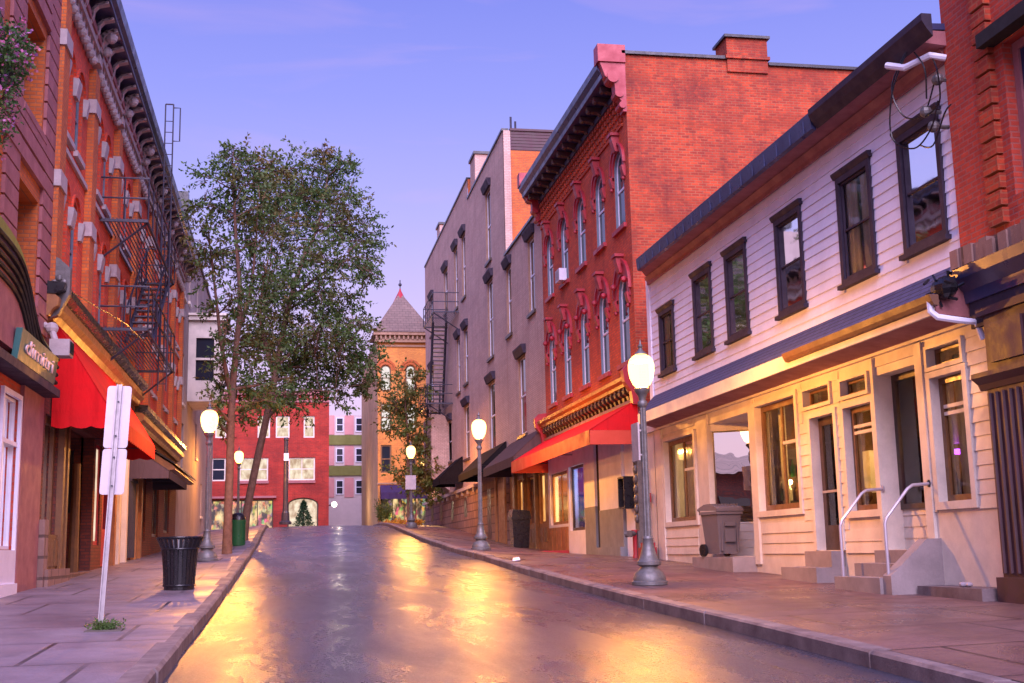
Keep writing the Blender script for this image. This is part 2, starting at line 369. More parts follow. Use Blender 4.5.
class Fr:                      # facade frame: u along the wall, z up, d outwards
    def __init__(s, axis, at, out): s.axis, s.at, s.out = axis, at, out
    def p(s, u, z, d=0.0):
        q = s.at + s.out * d
        return (q, u, z) if s.axis == 'X' else (u, q, z)
    def box(s, mb, u0, u1, z0, z1, d0, d1):
        mb.hexa([s.p(u0, z0, d0), s.p(u1, z0, d0), s.p(u1, z0, d1), s.p(u0, z0, d1), s.p(u0, z1, d0), s.p(u1, z1, d0), s.p(u1, z1, d1), s.p(u0, z1, d1)])
    def quad(s, mb, u0, u1, z0, z1, d): mb.poly([s.p(u0, z0, d), s.p(u1, z0, d), s.p(u1, z1, d), s.p(u0, z1, d)])
    def band(s, mb, A, B, d0, d1, closed=False):
        n = len(A); idx = range(n if closed else n - 1)
        for i in idx:
            j = (i + 1) % n
            mb.hexa([s.p(*A[i], d0), s.p(*A[j], d0), s.p(*B[j], d0), s.p(*B[i], d0), s.p(*A[i], d1), s.p(*A[j], d1), s.p(*B[j], d1), s.p(*B[i], d1)])
    def ext(s, mb, prof, u0, u1):      # profile of (d, z) swept along u
        mb.prism([s.p(u0, z, d) for d, z in prof], [s.p(u1, z, d) for d, z in prof])
RF = Fr('X', 9.0, -1); LF = Fr('X', -4.5, 1)
def outline(u0, u1, z0, z1, rise, n=8):
    pts = [(u0, z0)]; zs = z1 - rise; c = (u0 + u1) / 2; h = (u1 - u0) / 2
    if rise <= 0: return [(u0, z0), (u0, z1), (u1, z1), (u1, z0)]
    for i in range(n + 1):
        a = math.pi * (1 - i / n); pts.append((c + h * math.cos(a), zs + rise * math.sin(a)))
    pts.append((u1, z0)); return pts
def wall(fr, u0, u1, z0, z1, holes, dep=.22, d=0.0, mb=None):
    """wall sheet with real openings and reveals; holes (u0,u1,z0,z1,rise)"""
    mb = mb or MB()
    us = sorted({u0, u1, *[h[0] for h in holes], *[h[1] for h in holes]}); zs = sorted({z0, z1, *[h[2] for h in holes], *[h[3] for h in holes]})
    us = [u for u in us if u0 <= u <= u1]; zs = [z for z in zs if z0 <= z <= z1]
    for a, b_ in zip(us, us[1:]):
        for c, e in zip(zs, zs[1:]):
            mu, mz = (a + b_) / 2, (c + e) / 2
            if any(h[0] < mu < h[1] and h[2] < mz < h[3] for h in holes): continue
            fr.quad(mb, a, b_, c, e, d)
    for h in holes:
        o = outline(*h)
        if h[4] > 0:
            for (a, za), (b_, zb) in zip(o[1:-1], o[2:-1]):
                mb.poly([fr.p(a, za, d), fr.p(b_, zb, d), fr.p(b_, h[3], d), fr.p(a, h[3], d)])
        for i in range(len(o)):
            (a, za), (b_, zb) = o[i], o[(i + 1) % len(o)]
            mb.poly([fr.p(a, za, d), fr.p(b_, zb, d), fr.p(b_, zb, d - dep), fr.p(a, za, d - dep)])
    return mb
def window(fr, par, h, d=-.14, fw=.07, frame='trim', glass='glass_d', rail=True, mull=0, sill=None, sillm=None, curtain=False, ft=.06, sash=None, cd=.10):
    u0, u1, z0, z1, rise = h
    A = outline(u0 + .004, u1 - .004, z0 + .004, z1 - .004, max(0, rise - .004) if rise else 0); B = outline(u0 + fw, u1 - fw, z0 + fw, z1 - fw, max(.02, rise - fw) if rise else 0)
    mb = MB(); fr.band(mb, A, B, d, d + ft, True)
    if rail:
        zm = (z0 + z1) / 2 if rise <= 0 else z0 + (z1 - z0) * .5
        fr.box(mb, u0 + fw, u1 - fw, zm - fw * .35, zm + fw * .35, d, d + ft * .8)
    for k in range(mull):
        um = u0 + (u1 - u0) * (k + 1) / (mull + 1); fr.box(mb, um - fw * .3, um + fw * .3, z0 + fw, z1 - fw - rise * .15, d + .001, d + ft * .7)
    w = mb.build('window', frame, par)
    if sash:
        q = MB(); fr.band(q, outline(u0 + fw + .001, u1 - fw - .001, z0 + fw, z1 - fw - .001, max(.02, rise - fw) if rise else 0), outline(u0 + fw + .045, u1 - fw - .045, z0 + fw + .06, z1 - fw - .045, max(.02, rise - fw - .045) if rise else 0), d + .003, d + .045, True)
        fr.box(q, u0 + fw + .04, u1 - fw - .04, (z0 + z1) / 2 - .03, (z0 + z1) / 2 + .03, d + .004, d + .05); q.build('sash', sash, w)
    g = MB(); o = outline(u0 + fw * .5, u1 - fw * .5, z0 + fw * .5, z1 - fw * .5, max(.02, rise - fw * .5) if rise else 0); (g.poly([fr.p(*q, d + .02) for q in o]) if glass == 'glass_c' else g.prism([fr.p(*q, d + .02) for q in o], [fr.p(*q, d + .026) for q in o])); g.build('pane', glass, w)
    if sill:
        s_ = MB(); fr.box(s_, u0 - sill, u1 + sill, z0 - .12, z0 + .003, d, .09); s_.build('sill', sillm or frame, w)
    if curtain:
        cmb = MB(); n = 26; side = [(u0 + fw, u0 + fw + (u1 - u0) * .42), (u1 - fw - (u1 - u0) * .40, u1 - fw)]
        for a, b_ in side:
            prev = None
            for i in range(n + 1):
                u = a + (b_ - a) * i / n; dd = d - cd - .02 * math.sin(i * 1.9 + a * 7)
                if prev: cmb.poly([fr.p(prev[0], z0, prev[1]), fr.p(u, z0, dd), fr.p(u, z1, dd), fr.p(prev[0], z1, prev[1])])
                prev = (u, dd)
        cmb.build('curtain', 'curtain', w)
    return w
def awning(fr, par, u0, u1, zt, ze, zb, proj, cloth, valance=None, scallop=False, ends=True, stripe=False):
    mb = MB()
    P = fr.p
    mb.prism([P(u0, zt, .03), P(u0, ze, proj), P(u1, ze, proj), P(u1, zt, .03)], [P(u0, zt - .02, .03), P(u0, ze - .02, proj - .01), P(u1, ze - .02, proj - .01), P(u1, zt - .02, .03)])
    if ends:
        for u, e in ((u0, .012), (u1, -.012)):
            mb.prism([P(u, zt - .01, .03), P(u, ze - .01, proj - .005), P(u, ze - .02, .03)], [P(u + e, zt - .01, .03), P(u + e, ze - .01, proj - .005), P(u + e, ze - .02, .03)])
    a = mb.build('awning', cloth, par)
    v = MB(); n = max(2, int((u1 - u0) / .32))
    def edge(i): return zb + (.045 * (1 - abs(math.sin(math.pi * i / 4))) if scallop else 0)
    N = n * 4 if scallop else 1
    for i in range(N):
        a0 = u0 + (u1 - u0) * i / N; a1 = u0 + (u1 - u0) * (i + 1) / N
        v.prism([P(a0, ze, proj), P(a1, ze, proj), P(a1, edge(i + 1), proj), P(a0, edge(i), proj)], [P(a0, ze, proj - .01), P(a1, ze, proj - .01), P(a1, edge(i + 1), proj - .01), P(a0, edge(i), proj - .01)])
    N = 12 if scallop else 1
    if ends:
        for u, e in ((u0, .01), (u1, -.01)):
            for i in range(N):
                d0 = .03 + (proj - .03) * i / N; d1 = .03 + (proj - .03) * (i + 1) / N
                v.prism([P(u, ze - .015, d0), P(u, ze - .015, d1), P(u, edge(i + 1), d1), P(u, edge(i), d0)], [P(u + e, ze - .015, d0), P(u + e, ze - .015, d1), P(u + e, edge(i + 1), d1), P(u + e, edge(i), d0)])
    v.build('valance', valance or cloth, a)
    f = MB()
    for k in range(4):
        u = u0 + .06 + (u1 - u0 - .12) * k / 3; f.tube([P(u, zt - .06, .05), P(u, ze - .05, proj - .04)], .014, 5); f.tube([P(u, ze - .05, .05), P(u, ze - .05, proj - .04)], .014, 5)
    f.build('awning_frame', 'iron', a)
    return a
def shell(par, x0, x1, y0, y1, z0, z1, mat, faces='BLRT', name='wall'):
    mb = MB()
    if 'F' in faces: mb.poly([(x0, y0, z0), (x1, y0, z0), (x1, y0, z1), (x0, y0, z1)])
    if 'B' in faces: mb.poly([(x0, y1, z0), (x1, y1, z0), (x1, y1, z1), (x0, y1, z1)])
    if 'L' in faces: mb.poly([(x0, y0, z0), (x0, y1, z0), (x0, y1, z1), (x0, y0, z1)])
    if 'R' in faces: mb.poly([(x1, y0, z0), (x1, y1, z0), (x1, y1, z1), (x1, y0, z1)])
    if 'T' in faces: mb.poly([(x0, y0, z1), (x1, y0, z1), (x1, y1, z1), (x0, y1, z1)])
    return mb.build(name, mat, par)

# ------------------------------------------------------------------ ground
def interp(T, y):
    if y <= T[0][0]: return T[0][1]
    for (a, b_), (c, d) in zip(T, T[1:]):
        if y <= c: return b_ + (d - b_) * (y - a) / (c - a)
    return T[-1][1]
RP = [(-6, -1.69), (0, -1.47), (9.6, -1.1), (11.6, -1.02), (15.6, -.9), (18.8, -.79), (25.7, -.525), (32, -.22), (36.8, -.04), (46, .4), (54, .88), (58.5, 1.15), (63, 1.4), (67, 1.53), (80, 1.62), (3000, 1.62)]
def smooth(T, y): return sum(interp(T, y + k) for k in (-1.6, -.8, 0, .8, 1.6)) / 5
def zroad(y): return smooth(RP, y) + EYE
ZR = [(-6, -.05), (10, .62), (14.9, .72), (22.8, .95), (26, 1.07), (31, 1.24), (40, 1.35), (43.7, 1.5), (51, 1.75), (64.5, 2.65), (74, 3.1), (90, 3.2)]
ZL = [(-6, -.05), (10, .5), (21.3, .93), (26, 1.05), (29.5, 1.2), (45.8, 1.68), (58.6, 2.3), (72, 3.02), (90, 3.2)]
def zr(y): return smooth(ZR, y)
def zl(y): return smooth(ZL, y)
def sheet(name, mat, xs, zf, y0, y1, step=.5):
    mb = MB(); ys = [y0 + (y1 - y0) * i / int((y1 - y0) / step) for i in range(int((y1 - y0) / step) + 1)]; k = len(xs)
    for y in ys: mb.v += [(x, y, zf(x, y)) for x in xs]
    for i in range(len(ys) - 1):
        for j in range(k - 1): mb.f.append((i * k + j, i * k + j + 1, (i + 1) * k + j + 1, (i + 1) * k + j))
    o = mb.build(name, mat, smooth=True); o['kind'] = 'structure'; return o
KL, KR = -1.05, 5.03
def crown(x, y): return zroad(y) + .05 * (1 - ((x - 2) / 3.05) ** 2)
sheet('road', 'asphalt', [KL - .05 + i * (KR - KL + .1) / 12 for i in range(13)], crown, -6, 74)
sheet('road', 'asphalt', [-60, -30, -10, KL, 2, KR, 10, 30, 60], lambda x, y: zroad(y) + .03, 73.9, 84, .9)
def walkz_r(x, y):
    f = max(0, min(1, (x - 5.18) / (9.0 - 5.18))); return (zroad(y) + .15) * (1 - f) + zr(y) * f
def walkz_l(x, y):
    f = max(0, min(1, (-1.2 - x) / (4.5 - 1.2))); return (zroad(y) + .15) * (1 - f) + zl(y) * f
sheet('pavement_right', 'walk_r', [5.2 + .5 * i for i in range(8)] + [9.05, 12], walkz_r, -6, 74)
sheet('pavement_left', 'walk_l', [-8, -5.8, -4.5] + [-4.1 + .483 * i for i in range(7)], walkz_l, -6, 74)
def kerb(name, x0, x1, face):
    mb = MB(); y = -6.0
    while y < 73.5:
        ln = random.uniform(1.7, 2.6); y1 = min(74, y + ln - .015); j = random.uniform(-.012, .012); k2 = random.uniform(-.012, .012); h = random.uniform(-.012, .004)
        n = 5; c = .02 + random.uniform(0, .012)
        for i in range(n):
            a = y + (y1 - y) * i / n; b_ = y + (y1 - y) * (i + 1) / n
            za, zb = zroad(a) + .155 + h, zroad(b_) + .155 + h
            sgn = 1 if face < 0 else -1
            xi, xo = (x1, x0) if face < 0 else (x0, x1)   # xi away from road, xo road face
            xo += j; xi += k2
            mb.prism([(xo, a, za - .5), (xo, a, za - c), (xo + sgn * c, a, za), (xi, a, za), (xi, a, za - .5)], [(xo, b_, zb - .5), (xo, b_, zb - c), (xo + sgn * c, b_, zb), (xi, b_, zb), (xi, b_, zb - .5)])
        y += ln
    o = mb.build(name, 'granite'); o['kind'] = 'structure'
kerb('kerb_right', KR, 5.24, -1); kerb('kerb_left', -1.27, KL, 1)
gm = MB(); ys = [-60] + list(range(-6, 90, 3)) + [100, 200, 1500]
xs = [-1500, -100, -20, 0, 20, 100, 1500]
for y in ys: gm.v += [(x, y, zroad(min(max(y, -6), 100)) - .35) for x in xs]
for i in range(len(ys) - 1):
    for j in range(6): gm.f.append((i * 7 + j, i * 7 + j + 1, (i + 1) * 7 + j + 1, (i + 1) * 7 + j))
g_ = gm.build('ground', 'earth'); g_['kind'] = 'structure'

# ------------------------------------------------------------------ white clapboard building (right)
def siding(fr, u0, u1, z0, z1, holes, bh=.18, mat='white', par=None, d=.0, name='siding'):
    mb = MB(); z = z0
    while z < z1 - .01:
        zt = min(z1, z + bh); cuts = sorted((h[0], h[1]) for h in holes if h[2] < zt - .01 and h[3] > z + .01)
        a = u0
        for c0, c1 in cuts + [(u1, u1)]:
            if c0 > a + .01:
                e = min(c0, u1); u = a
                while u < e - .01:
                    v = min(e, u + random.uniform(1.6, 3.8)); v = e if e - v < .5 else v; k = random.uniform(-.003, .004); g = v - (.007 if v < e else 0); zz = z + random.uniform(-.003, .003)
                    mb.hexa([fr.p(u, zz, d), fr.p(g, zz, d), fr.p(g, zz, d + .022 + k), fr.p(u, zz, d + .022 + k), fr.p(u, zt, d), fr.p(g, zt, d), fr.p(g, zt, d + .006), fr.p(u, zt, d + .006)])
                    u = v
            a = max(a, c1)
        z += bh
    return mb.build(name, mat, par)
wb = thing('clapboard_house', (9, 22, .9), 'white clapboard two storey building with six dark framed upper windows above a shop front', 'building')
UW = [(27.15, 28.3, 5.6, 7.15), (24.5, 25.7, 5.62, 7.45), (22.42, 23.62, 5.62, 7.45), (19.72, 20.92, 5.62, 7.45), (17.06, 18.26, 5.62, 7.45), (14.98, 16.18, 5.62, 7.45)]
T = .10
uh = [(a + T, b_ - T, c + T, e - T, 0) for a, b_, c, e in UW]
wall(RF, 14.6, 29.2, 5.0, 8.4, uh, .3).build('wall', 'white', wb)
siding(RF, 14.6, 29.0, 4.98, 8.22, [(a + .02, b_ - .02, c + .02, e - .02) for a, b_, c, e in UW], .18, 'white', wb)
cb = MB(); RF.box(cb, 29.0, 29.24, 4.9, 8.25, 0, .05); cb.box(9.0, 9.2, 29.2, 29.24, 1, 8.25); cb.build('corner_board', 'white', wb)
for (a, b_, c, e), h in zip(UW, uh):
    w = window(RF, wb, h, d=-.045, fw=.04, frame='trim', glass='glass_c', curtain=True, cd=.035)
    mb = MB(); RF.band(mb, [(a, c), (a, e), (b_, e), (b_, c)], [(h[0], h[2]), (h[0], h[3]), (h[1], h[3]), (h[1], h[2])], -.002, .055, True)
    RF.box(mb, a - .06, b_ + .06, c - .05, c + .02, .0, .11); RF.ext(mb, [(0, e), (.06, e), (.10, e + .07), (.10, e + .10), (0, e + .11)], a - .06, b_ + .06)
    mb.build('trim', 'trim', w)
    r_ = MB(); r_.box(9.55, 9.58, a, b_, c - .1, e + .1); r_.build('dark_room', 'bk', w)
shell(wb, 9.02, 16, 14.62, 29.2, .5, 8.42, 'white', 'BR'); mb = MB(); mb.box(9.01, 15.9, 14.7, 29.1, 4.9, 4.97); mb.build('floor_slab', 'room', wb)
rf = MB(); rf.hexa([(8.5, 14.5, 8.43), (16, 14.5, 8.7), (16, 29.1, 8.7), (8.5, 28.25, 8.43), (8.5, 14.5, 8.52), (16, 14.5, 8.80), (16, 29.1, 8.80), (8.5, 28.25, 8.52)]); rf.build('roof', 'navy', wb)
mb = MB(); mb.prism([(8.53, 14.5, 8.24), (9.03, 14.5, 8.2), (9.03, 14.5, 8.42), (8.53, 14.5, 8.42)], [(8.53, 28.25, 8.24), (9.03, 29.2, 8.2), (9.03, 29.2, 8.42), (8.53, 28.25, 8.42)]); mb.build('soffit', 'quoin', wb)
mb = MB(); RF.box(mb, 14.6, 29.0, 8.02, 8.2, .034, .09); RF.ext(mb, [(.09, 8.1), (.16, 8.2), (.09, 8.2)], 14.6, 29.0); mb.build('frieze_board', 'quoin', wb)
mb = MB(); mb.prism([(8.45, 17.95, 8.22), (8.53, 17.95, 8.2), (8.53, 17.95, 8.5), (8.42, 17.95, 8.5)], [(8.45, 28.25, 8.22), (8.53, 28.25, 8.2), (8.53, 28.25, 8.5), (8.42, 28.25, 8.5)])
for k in range(18): mb.box(8.425, 8.44, 18.2 + k * .58, 18.23 + k * .58, 8.22, 8.5)
mb.build('gutter', 'navy', wb)
mb = MB(); mb.prism([(8.45, 14.2, 8.3), (8.53, 14.2, 8.2), (8.53, 14.2, 8.52), (8.38, 14.2, 8.52), (8.38, 14.2, 8.42)], [(8.45, 17.9, 8.3), (8.53, 17.9, 8.2), (8.53, 17.9, 8.52), (8.38, 17.9, 8.52), (8.38, 17.9, 8.42)]); mb.build('gutter', 'trim', wb)
# porch roof
PX = 8.35
mb = MB(); mb.prism([(PX, 14.45, 4.62), (8.97, 14.45, 5.14), (8.97, 14.45, 5.19), (PX, 14.45, 4.67)], [(PX, 28.3, 4.62), (8.97, 28.95, 5.14), (8.97, 28.95, 5.19), (PX, 28.3, 4.67)]); mb.build('porch_roof', 'shingle', wb)
mb = MB(); mb.prism([(PX + .03, 14.45, 4.42), (9.0, 14.45, 4.36), (9.0, 14.45, 5.1), (PX + .03, 14.45, 4.61)], [(PX + .03, 28.28, 4.42), (9.0, 28.9, 4.36), (9.0, 28.9, 5.1), (PX + .03, 28.28, 4.61)]); mb.build('porch_soffit', 'quoin', wb)
mb = MB(); mb.prism([(PX, 14.3, 4.5), (PX - .07, 14.3, 4.51), (PX - .1, 14.3, 4.56), (PX - .13, 14.3, 4.645), (PX, 14.3, 4.645)], [(PX, 19.2, 4.5), (PX - .07, 19.2, 4.51), (PX - .1, 19.2, 4.56), (PX - .13, 19.2, 4.645), (PX, 19.2, 4.645)]); mb.build('gutter', 'gutter_br', wb)
mb = MB(); mb.box(PX - .02, PX + .025, 14.46, 28.3, 4.40, 4.5); mb.box(PX - .02, PX + .02, 19.2, 28.3, 4.5, 4.65); mb.build('fascia', 'cream', wb)
mb = MB(); mb.tube([(PX - .06, 14.42, 4.6), (PX - .06, 14.42, 4.44), (PX + .02, 14.4, 4.36), (8.6, 14.36, 4.32), (8.86, 14.3, 4.28), (8.93, 14.28, 4.05)], .045, 8); mb.build('downpipe', 'white', wb, smooth=True)
# shop front
SH = dict(A=(26.15, 28.35, 2.05, 3.98, 0), R1=(22.75, 25.2, 1.25, 4.08, 0), C=(20.5, 22.4, 2.1, 4.12, 0), t1=(19.06, 20.1, 3.84, 4.12, 0), dr=(18.95, 19.88, 1.35, 3.62, 0),
          D=(17.58, 18.56, 1.97, 3.64, 0), t2=(17.7, 18.6, 3.84, 4.09, 0), R2=(16.15, 17.42, 1.35, 4.02, 0), E=(14.92, 15.76, 2.0, 3.74, 0), t3=(14.92, 15.8, 3.9, 4.16, 0))
wall(RF, 14.12, 30.42, .4, 4.98, list(SH.values()), .25).build('wall', 'cream', wb)
big = [(h[0] - .12, h[1] + .12, h[2] - .12, h[3] + .12) for h in SH.values()]
siding(RF, 14.12, 28.5, 1.3, 4.3, big + [(25.2, 26.15, 0, 9), (14.1, 16.0, 0, 1.75), (22.4, 22.8, 0, 9)], .19, 'cream', wb, .002)
mb = MB()
for k in ('A', 'C', 'D', 'E', 't1', 't2', 't3', 'dr'):
    h = SH[k]; a, b_, c, e, _ = h; ww = .06 if k[0] == 't' else .11
    RF.band(mb, [(a - ww, c - (ww if k != 'dr' else 0)), (a - ww, e + ww * .8), (b_ + ww, e + ww * .8), (b_ + ww, c - (ww if k != 'dr' else 0))], [(a, c), (a, e), (b_, e), (b_, c)], .0, .05, k != 'dr')
RF.box(mb, 14.6, 30.4, 4.32, 4.46, 0, .07); RF.box(mb, 25.2, 25.85, 1.1, 4.3, 0, .045); RF.box(mb, 22.5, 22.75, 1.1, 4.3, 0, .045); RF.box(mb, 17.42, 17.5, 1.2, 4.3, 0, .06); RF.box(mb, 15.95, 16.15, 1.2, 4.3, 0, .045)
RF.box(mb, 28.5, 28.75, 1.0, 4.3, 0, .05)
mb.build('shopfront_trim', 'cream', wb)
window(RF, wb, SH['A'], d=-.15, fw=.1, frame='brownwood', glass='glass_c', rail=False, mull=1, curtain=False)
window(RF, wb, SH['C'], d=-.15, fw=.11, frame='brownwood', glass='glass_c', rail=False, mull=1)
window(RF, wb, SH['D'], d=-.15, fw=.09, frame='brownwood', glass='glass_c', rail=False)
window(RF, wb, SH['E'], d=-.15, fw=.09, frame='brownwood', glass='glass_c', rail=False)
for k in ('t1', 't2', 't3'): window(RF, wb, SH[k], d=-.15, fw=.05, frame='brownwood', glass='glass_c', rail=False)
mb = MB()
for h in (SH['D'], SH['E']):
    for z in (3.2, 3.3): mb = MB(); RF.box(mb, h[0] + .09, h[1] - .09, z, z + .05, -.145, -.09); mb.build('glazing_bar', 'cream', wb)
for a, b_, z in ((26.26, 27.2, 3.2), (20.6, 21.4, 3.3)): mb = MB(); RF.box(mb, a, b_, z, z + .06, -.145, -.09); mb.build('glazing_bar', 'cream', wb)
# glazed door
h = SH['dr']; mb = MB(); RF.band(mb, outline(*h), outline(h[0] + .13, h[1] - .13, h[2] + .42, h[3] - .14, 0), -.17, -.12, True); dr = mb.build('door', 'darkwood', wb)
mb = MB(); RF.box(mb, h[0] + .12, h[1] - .12, h[2] + .4, h[3] - .12, -.15, -.144); mb.build('pane', 'glass_c', dr)
mb = MB(); RF.box(mb, h[0] + .1, h[1] - .05, 2.32, 2.36, -.12, -.09); mb.build('push_bar', 'sign', dr)
# recesses
def recess(par, h, depth, mat):
    a, b_, c, e, _ = h; mb = MB()
    for pts in ([(a, c), (a, e)], [(b_, c), (b_, e)], [(a, e), (b_, e)], [(a, c), (b_, c)]):
        (u, z), (v, w_) = pts; mb.poly([RF.p(u, z, -.25), RF.p(v, w_, -.25), RF.p(v, w_, -depth), RF.p(u, z, -depth)])
    return mb.build('recess', mat, par)
recess(wb, SH['R1'], 1.1, 'cream'); recess(wb, SH['R2'], .3, 'cream')
mb = MB(); mb.poly([(10.1, 22.75, 1.25), (10.1, 25.2, 1.25), (10.1, 25.2, 4.08), (10.1, 22.75, 4.08)]); mb.build('recess_wall', 'cream', wb)
class Splay(Fr):       # facade frame turned to any angle: u along the pane from A to B
    def __init__(s, A, B): s.A = Vector((*A, 0)); s.D = (Vector((*B, 0)) - s.A).normalized(); s.N = Vector((s.D.y, -s.D.x, 0))
    def p(s, u, z, d=0.0): q = s.A + s.D * u + s.N * d; return (q.x, q.y, z)
RY = Splay((9.04, 25.16), (10.09, 24.56)); RW = 1.2
window(RY, wb, (.03, RW - .02, 1.98, 3.92, 0), d=.0, fw=.035, frame='darkwood', glass='mirror', rail=False, ft=.03)
siding(RY, .0, RW, 1.25, 1.96, [], .17, 'cream', wb, .002); mb = MB(); RY.box(mb, 0, RW, 3.92, 4.08, 0, .03); mb.build('recess_head', 'cream', wb)
B2 = Fr('X', 9.3, -1)
mb = MB(); B2.band(mb, outline(16.14, 17.43, 1.95, 4.05, 0), outline(16.25, 17.32, 2.03, 3.92, 0), .003, .05, True); d2 = mb.build('window', 'darkwood', wb)
mb = MB(); B2.box(mb, 16.24, 17.33, 2.02, 3.93, .015, .022); mb.build('pane', 'glass_c', d2)
siding(B2, 16.14, 17.43, 1.35, 1.95, [], .17, 'cream', wb, .003)
# interior behind the shop front
def room(par, u0, u1, z0, z1, x0, x1, mat='room'):
    mb = MB()
    mb.poly([(x1, u0, z0), (x1, u1, z0), (x1, u1, z1), (x1, u0, z1)]); mb.poly([(x0, u0, z0), (x1, u0, z0), (x1, u1, z0), (x0, u1, z0)]); mb.poly([(x0, u0, z1), (x1, u0, z1), (x1, u1, z1), (x0, u1, z1)])
    for u in (u0, u1): mb.poly([(x0, u, z0), (x1, u, z0), (x1, u, z1), (x0, u, z1)])
    return mb.build('interior', mat, par)
def bulbs(par, pts, r=.07, mat='bulb', name='ceiling_lamp'):
    for p in pts:
        mb = MB(); mb.ball(p, r, 8, 6); mb.tube([(p[0], p[1], p[2] + r), (p[0], p[1], p[2] + .5)], .008, 4); mb.build(name, mat, par)
i1 = room(wb, 25.25, 30.0, 1.2, 4.2, 9.26, 13); i2 = room(wb, 18.0, 22.7, 1.3, 4.25, 9.26, 13); i3 = room(wb, 14.65, 17.95, 1.3, 4.25, 9.31, 13); i4 = i3
bulbs(i1, [(10.4, 27.1, 3.35), (11, 28, 3.4)], .13); bulbs(i2, [(10.2, 21.0, 2.6), (10.8, 20.4, 3.3), (11.6, 21.8, 3.2), (10.6, 18.9, 3.3)], .09); bulbs(i3, [(10, 15.3, 3.5), (10.8, 15.0, 2.6)], .1); bulbs(i4, [(9.8, 17.2, 3.0), (9.9, 17.35, 2.85), (9.7, 17.4, 3.1), (9.8, 17.3, 2.7)], .035)
def roomlight(par, loc, e, col=(1, .55, .2)):
    l = bpy.data.lights.new('room_lamp', 'POINT'); l.energy = e; l.color = col; l.shadow_soft_size = .12; lo = bpy.data.objects.new('room_lamp', l); COL.objects.link(lo); lo.location = Vector(loc) - rootloc(par); lo.parent = par
roomlight(i1, (10.6, 27.0, 2.9), 22); roomlight(i2, (11.4, 20.6, 3.2), 22); roomlight(i3, (11.2, 16.6, 3.4), 28)
mb = MB(); mb.ball((9.75, 17.25, 2.4), .11, 10, 8, (1, 1, 1.7)); mb.build('neon_light', 'violet', i4)
mb = MB(); mb.ball((9.45, 16.0, 2.72), .05, 8, 6, (3.2, 2, .8)); mb.build('neon_light', 'violet', i3)
mb = MB(); mb.lathe([(.17, 0), (.15, .42)], (9.6, 16.15, 2.85), 14); mb.build('lamp_shade', 'curtain', i3)
mb = MB(); mb.box(9.4, 9.9, 15.8, 16.6, 1.3, 2.1)
for k in range(5): mb.lathe([(.04, 0), (.04, .2), (.015, .25), (.015, .33)], (9.48, 15.85 + k * .14, 2.1), 7)
mb.build('sideboard', 'darkwood', i3)
for k, (x, y, z) in enumerate(((9.5, 15.75, 2.35), (9.47, 17.2, 2.5), (9.5, 17.25, 2.9), (9.6, 17.3, 2.7), (10.6, 18.3, 3.1))): pass
mb = MB(); mb.box(9.36, 9.95, 22.35, 22.66, 1.3, 3.3); mb.build('cabinet', 'darkwood', i2)
for k in range(7):
    mb = MB(); mb.lathe([(.05, 0), (.05, .2), (.018, .26), (.018, .34)], (9.4 + .08 * k, 22.3, 2.3 + .45 * (k % 2)), 8); mb.build('bottle', ('greenbin', 'brownwood', 'curtain')[k % 3], i2)
for p_ in ((9.55, 22.25, 2.65), (9.75, 22.2, 3.45)): mb = MB(); mb.ball(p_, .05, 8, 6); mb.build('candle_lamp', 'bulb', i2)
mb = MB()
for k in range(6): mb.box(10.9, 11.0, 18.6 + k * .6, 19.0 + k * .6, 2.4, 3.1 + .1 * (k % 2))
mb.build('picture_row', 'curtain', i2)
for par, y in ((i2, 21.9), (i2, 20.8), (i2, 18.2), (i3, 15.3), (i1, 27.6)):
    mb = MB(); mb.lathe([(.35, 0), (.35, .05), (.05, .08), (.05, .7), (.4, .74), (.4, .78)], (10.3, y, 1.3), 12); mb.ball((10.3, y, 2.3), .2, 10, 8, (1, 1, .8)); mb.lathe([(.1, .78), (.14, .98), (.1, 1.1)], (10.3, y, 1.3), 10); mb.build('table', 'brownwood', par)
for par, (a, b_) in ((i2, (22.05, 22.3)), (i2, (18.05, 18.35)), (i3, (15.5, 15.9)), (i1, (27.4, 28.3))):
    mb = MB(); prev = None
    for i in range(25):
        u = a + (b_ - a) * i / 24; x = 9.42 + .03 * math.sin(i * 1.7)
        if prev: mb.poly([(prev[1], prev[0], 1.9), (x, u, 1.9), (x, u, 4.1), (prev[1], prev[0], 4.1)])
        prev = (u, x)
    mb.build('curtain', 'curtain', par)
# steps and rails
mb = MB(); mb.box(8.5, 9.95, 22.78, 25.2, .5, 1.24); mb.build('step', 'concrete', wb)
mb = MB(); mb.box(8.45, 8.99, 18.85, 20.3, .5, 1.08); mb.box(8.75, 8.98, 18.9, 19.95, 1.08, 1.34); mb.build('step', 'concrete', wb)
mb = MB(); n0 = .3
for i, (x, z) in enumerate(((8.15, .97), (8.45, 1.16), (8.75, 1.345))): mb.box(x, 9.02 if i < 2 else 9.99, 16.1 - .0 * i, 17.55 - .08 * i, n0, z)
mb.prism([(8.2, 15.86, n0), (9.0, 15.86, n0), (9.0, 15.86, 1.5), (8.78, 15.86, 1.5), (8.2, 15.86, 1.0)], [(8.2, 16.098, n0), (9.0, 16.098, n0), (9.0, 16.098, 1.5), (8.78, 16.098, 1.5), (8.2, 16.098, 1.0)])
mb.build('step', 'concrete', wb)
for y, b0 in ((17.42, .97), (16.0, 1.0)):
    mb = MB(); mb.tube([(8.24, y, b0 - .02), (8.24, y, 1.72), (8.27, y, 1.8), (8.62, y, 2.2), (8.7, y, 2.25), (8.97, y, 2.27)], .024, 8); mb.tube([(8.955, y, 2.27), (8.985, y, 2.27)], .055, 10); mb.build('handrail', 'sign', wb, smooth=True)
mb = MB(); mb.box(8.55, 8.99, 14.2, 15.8, .4, .86); mb.build('step', 'granite', wb)

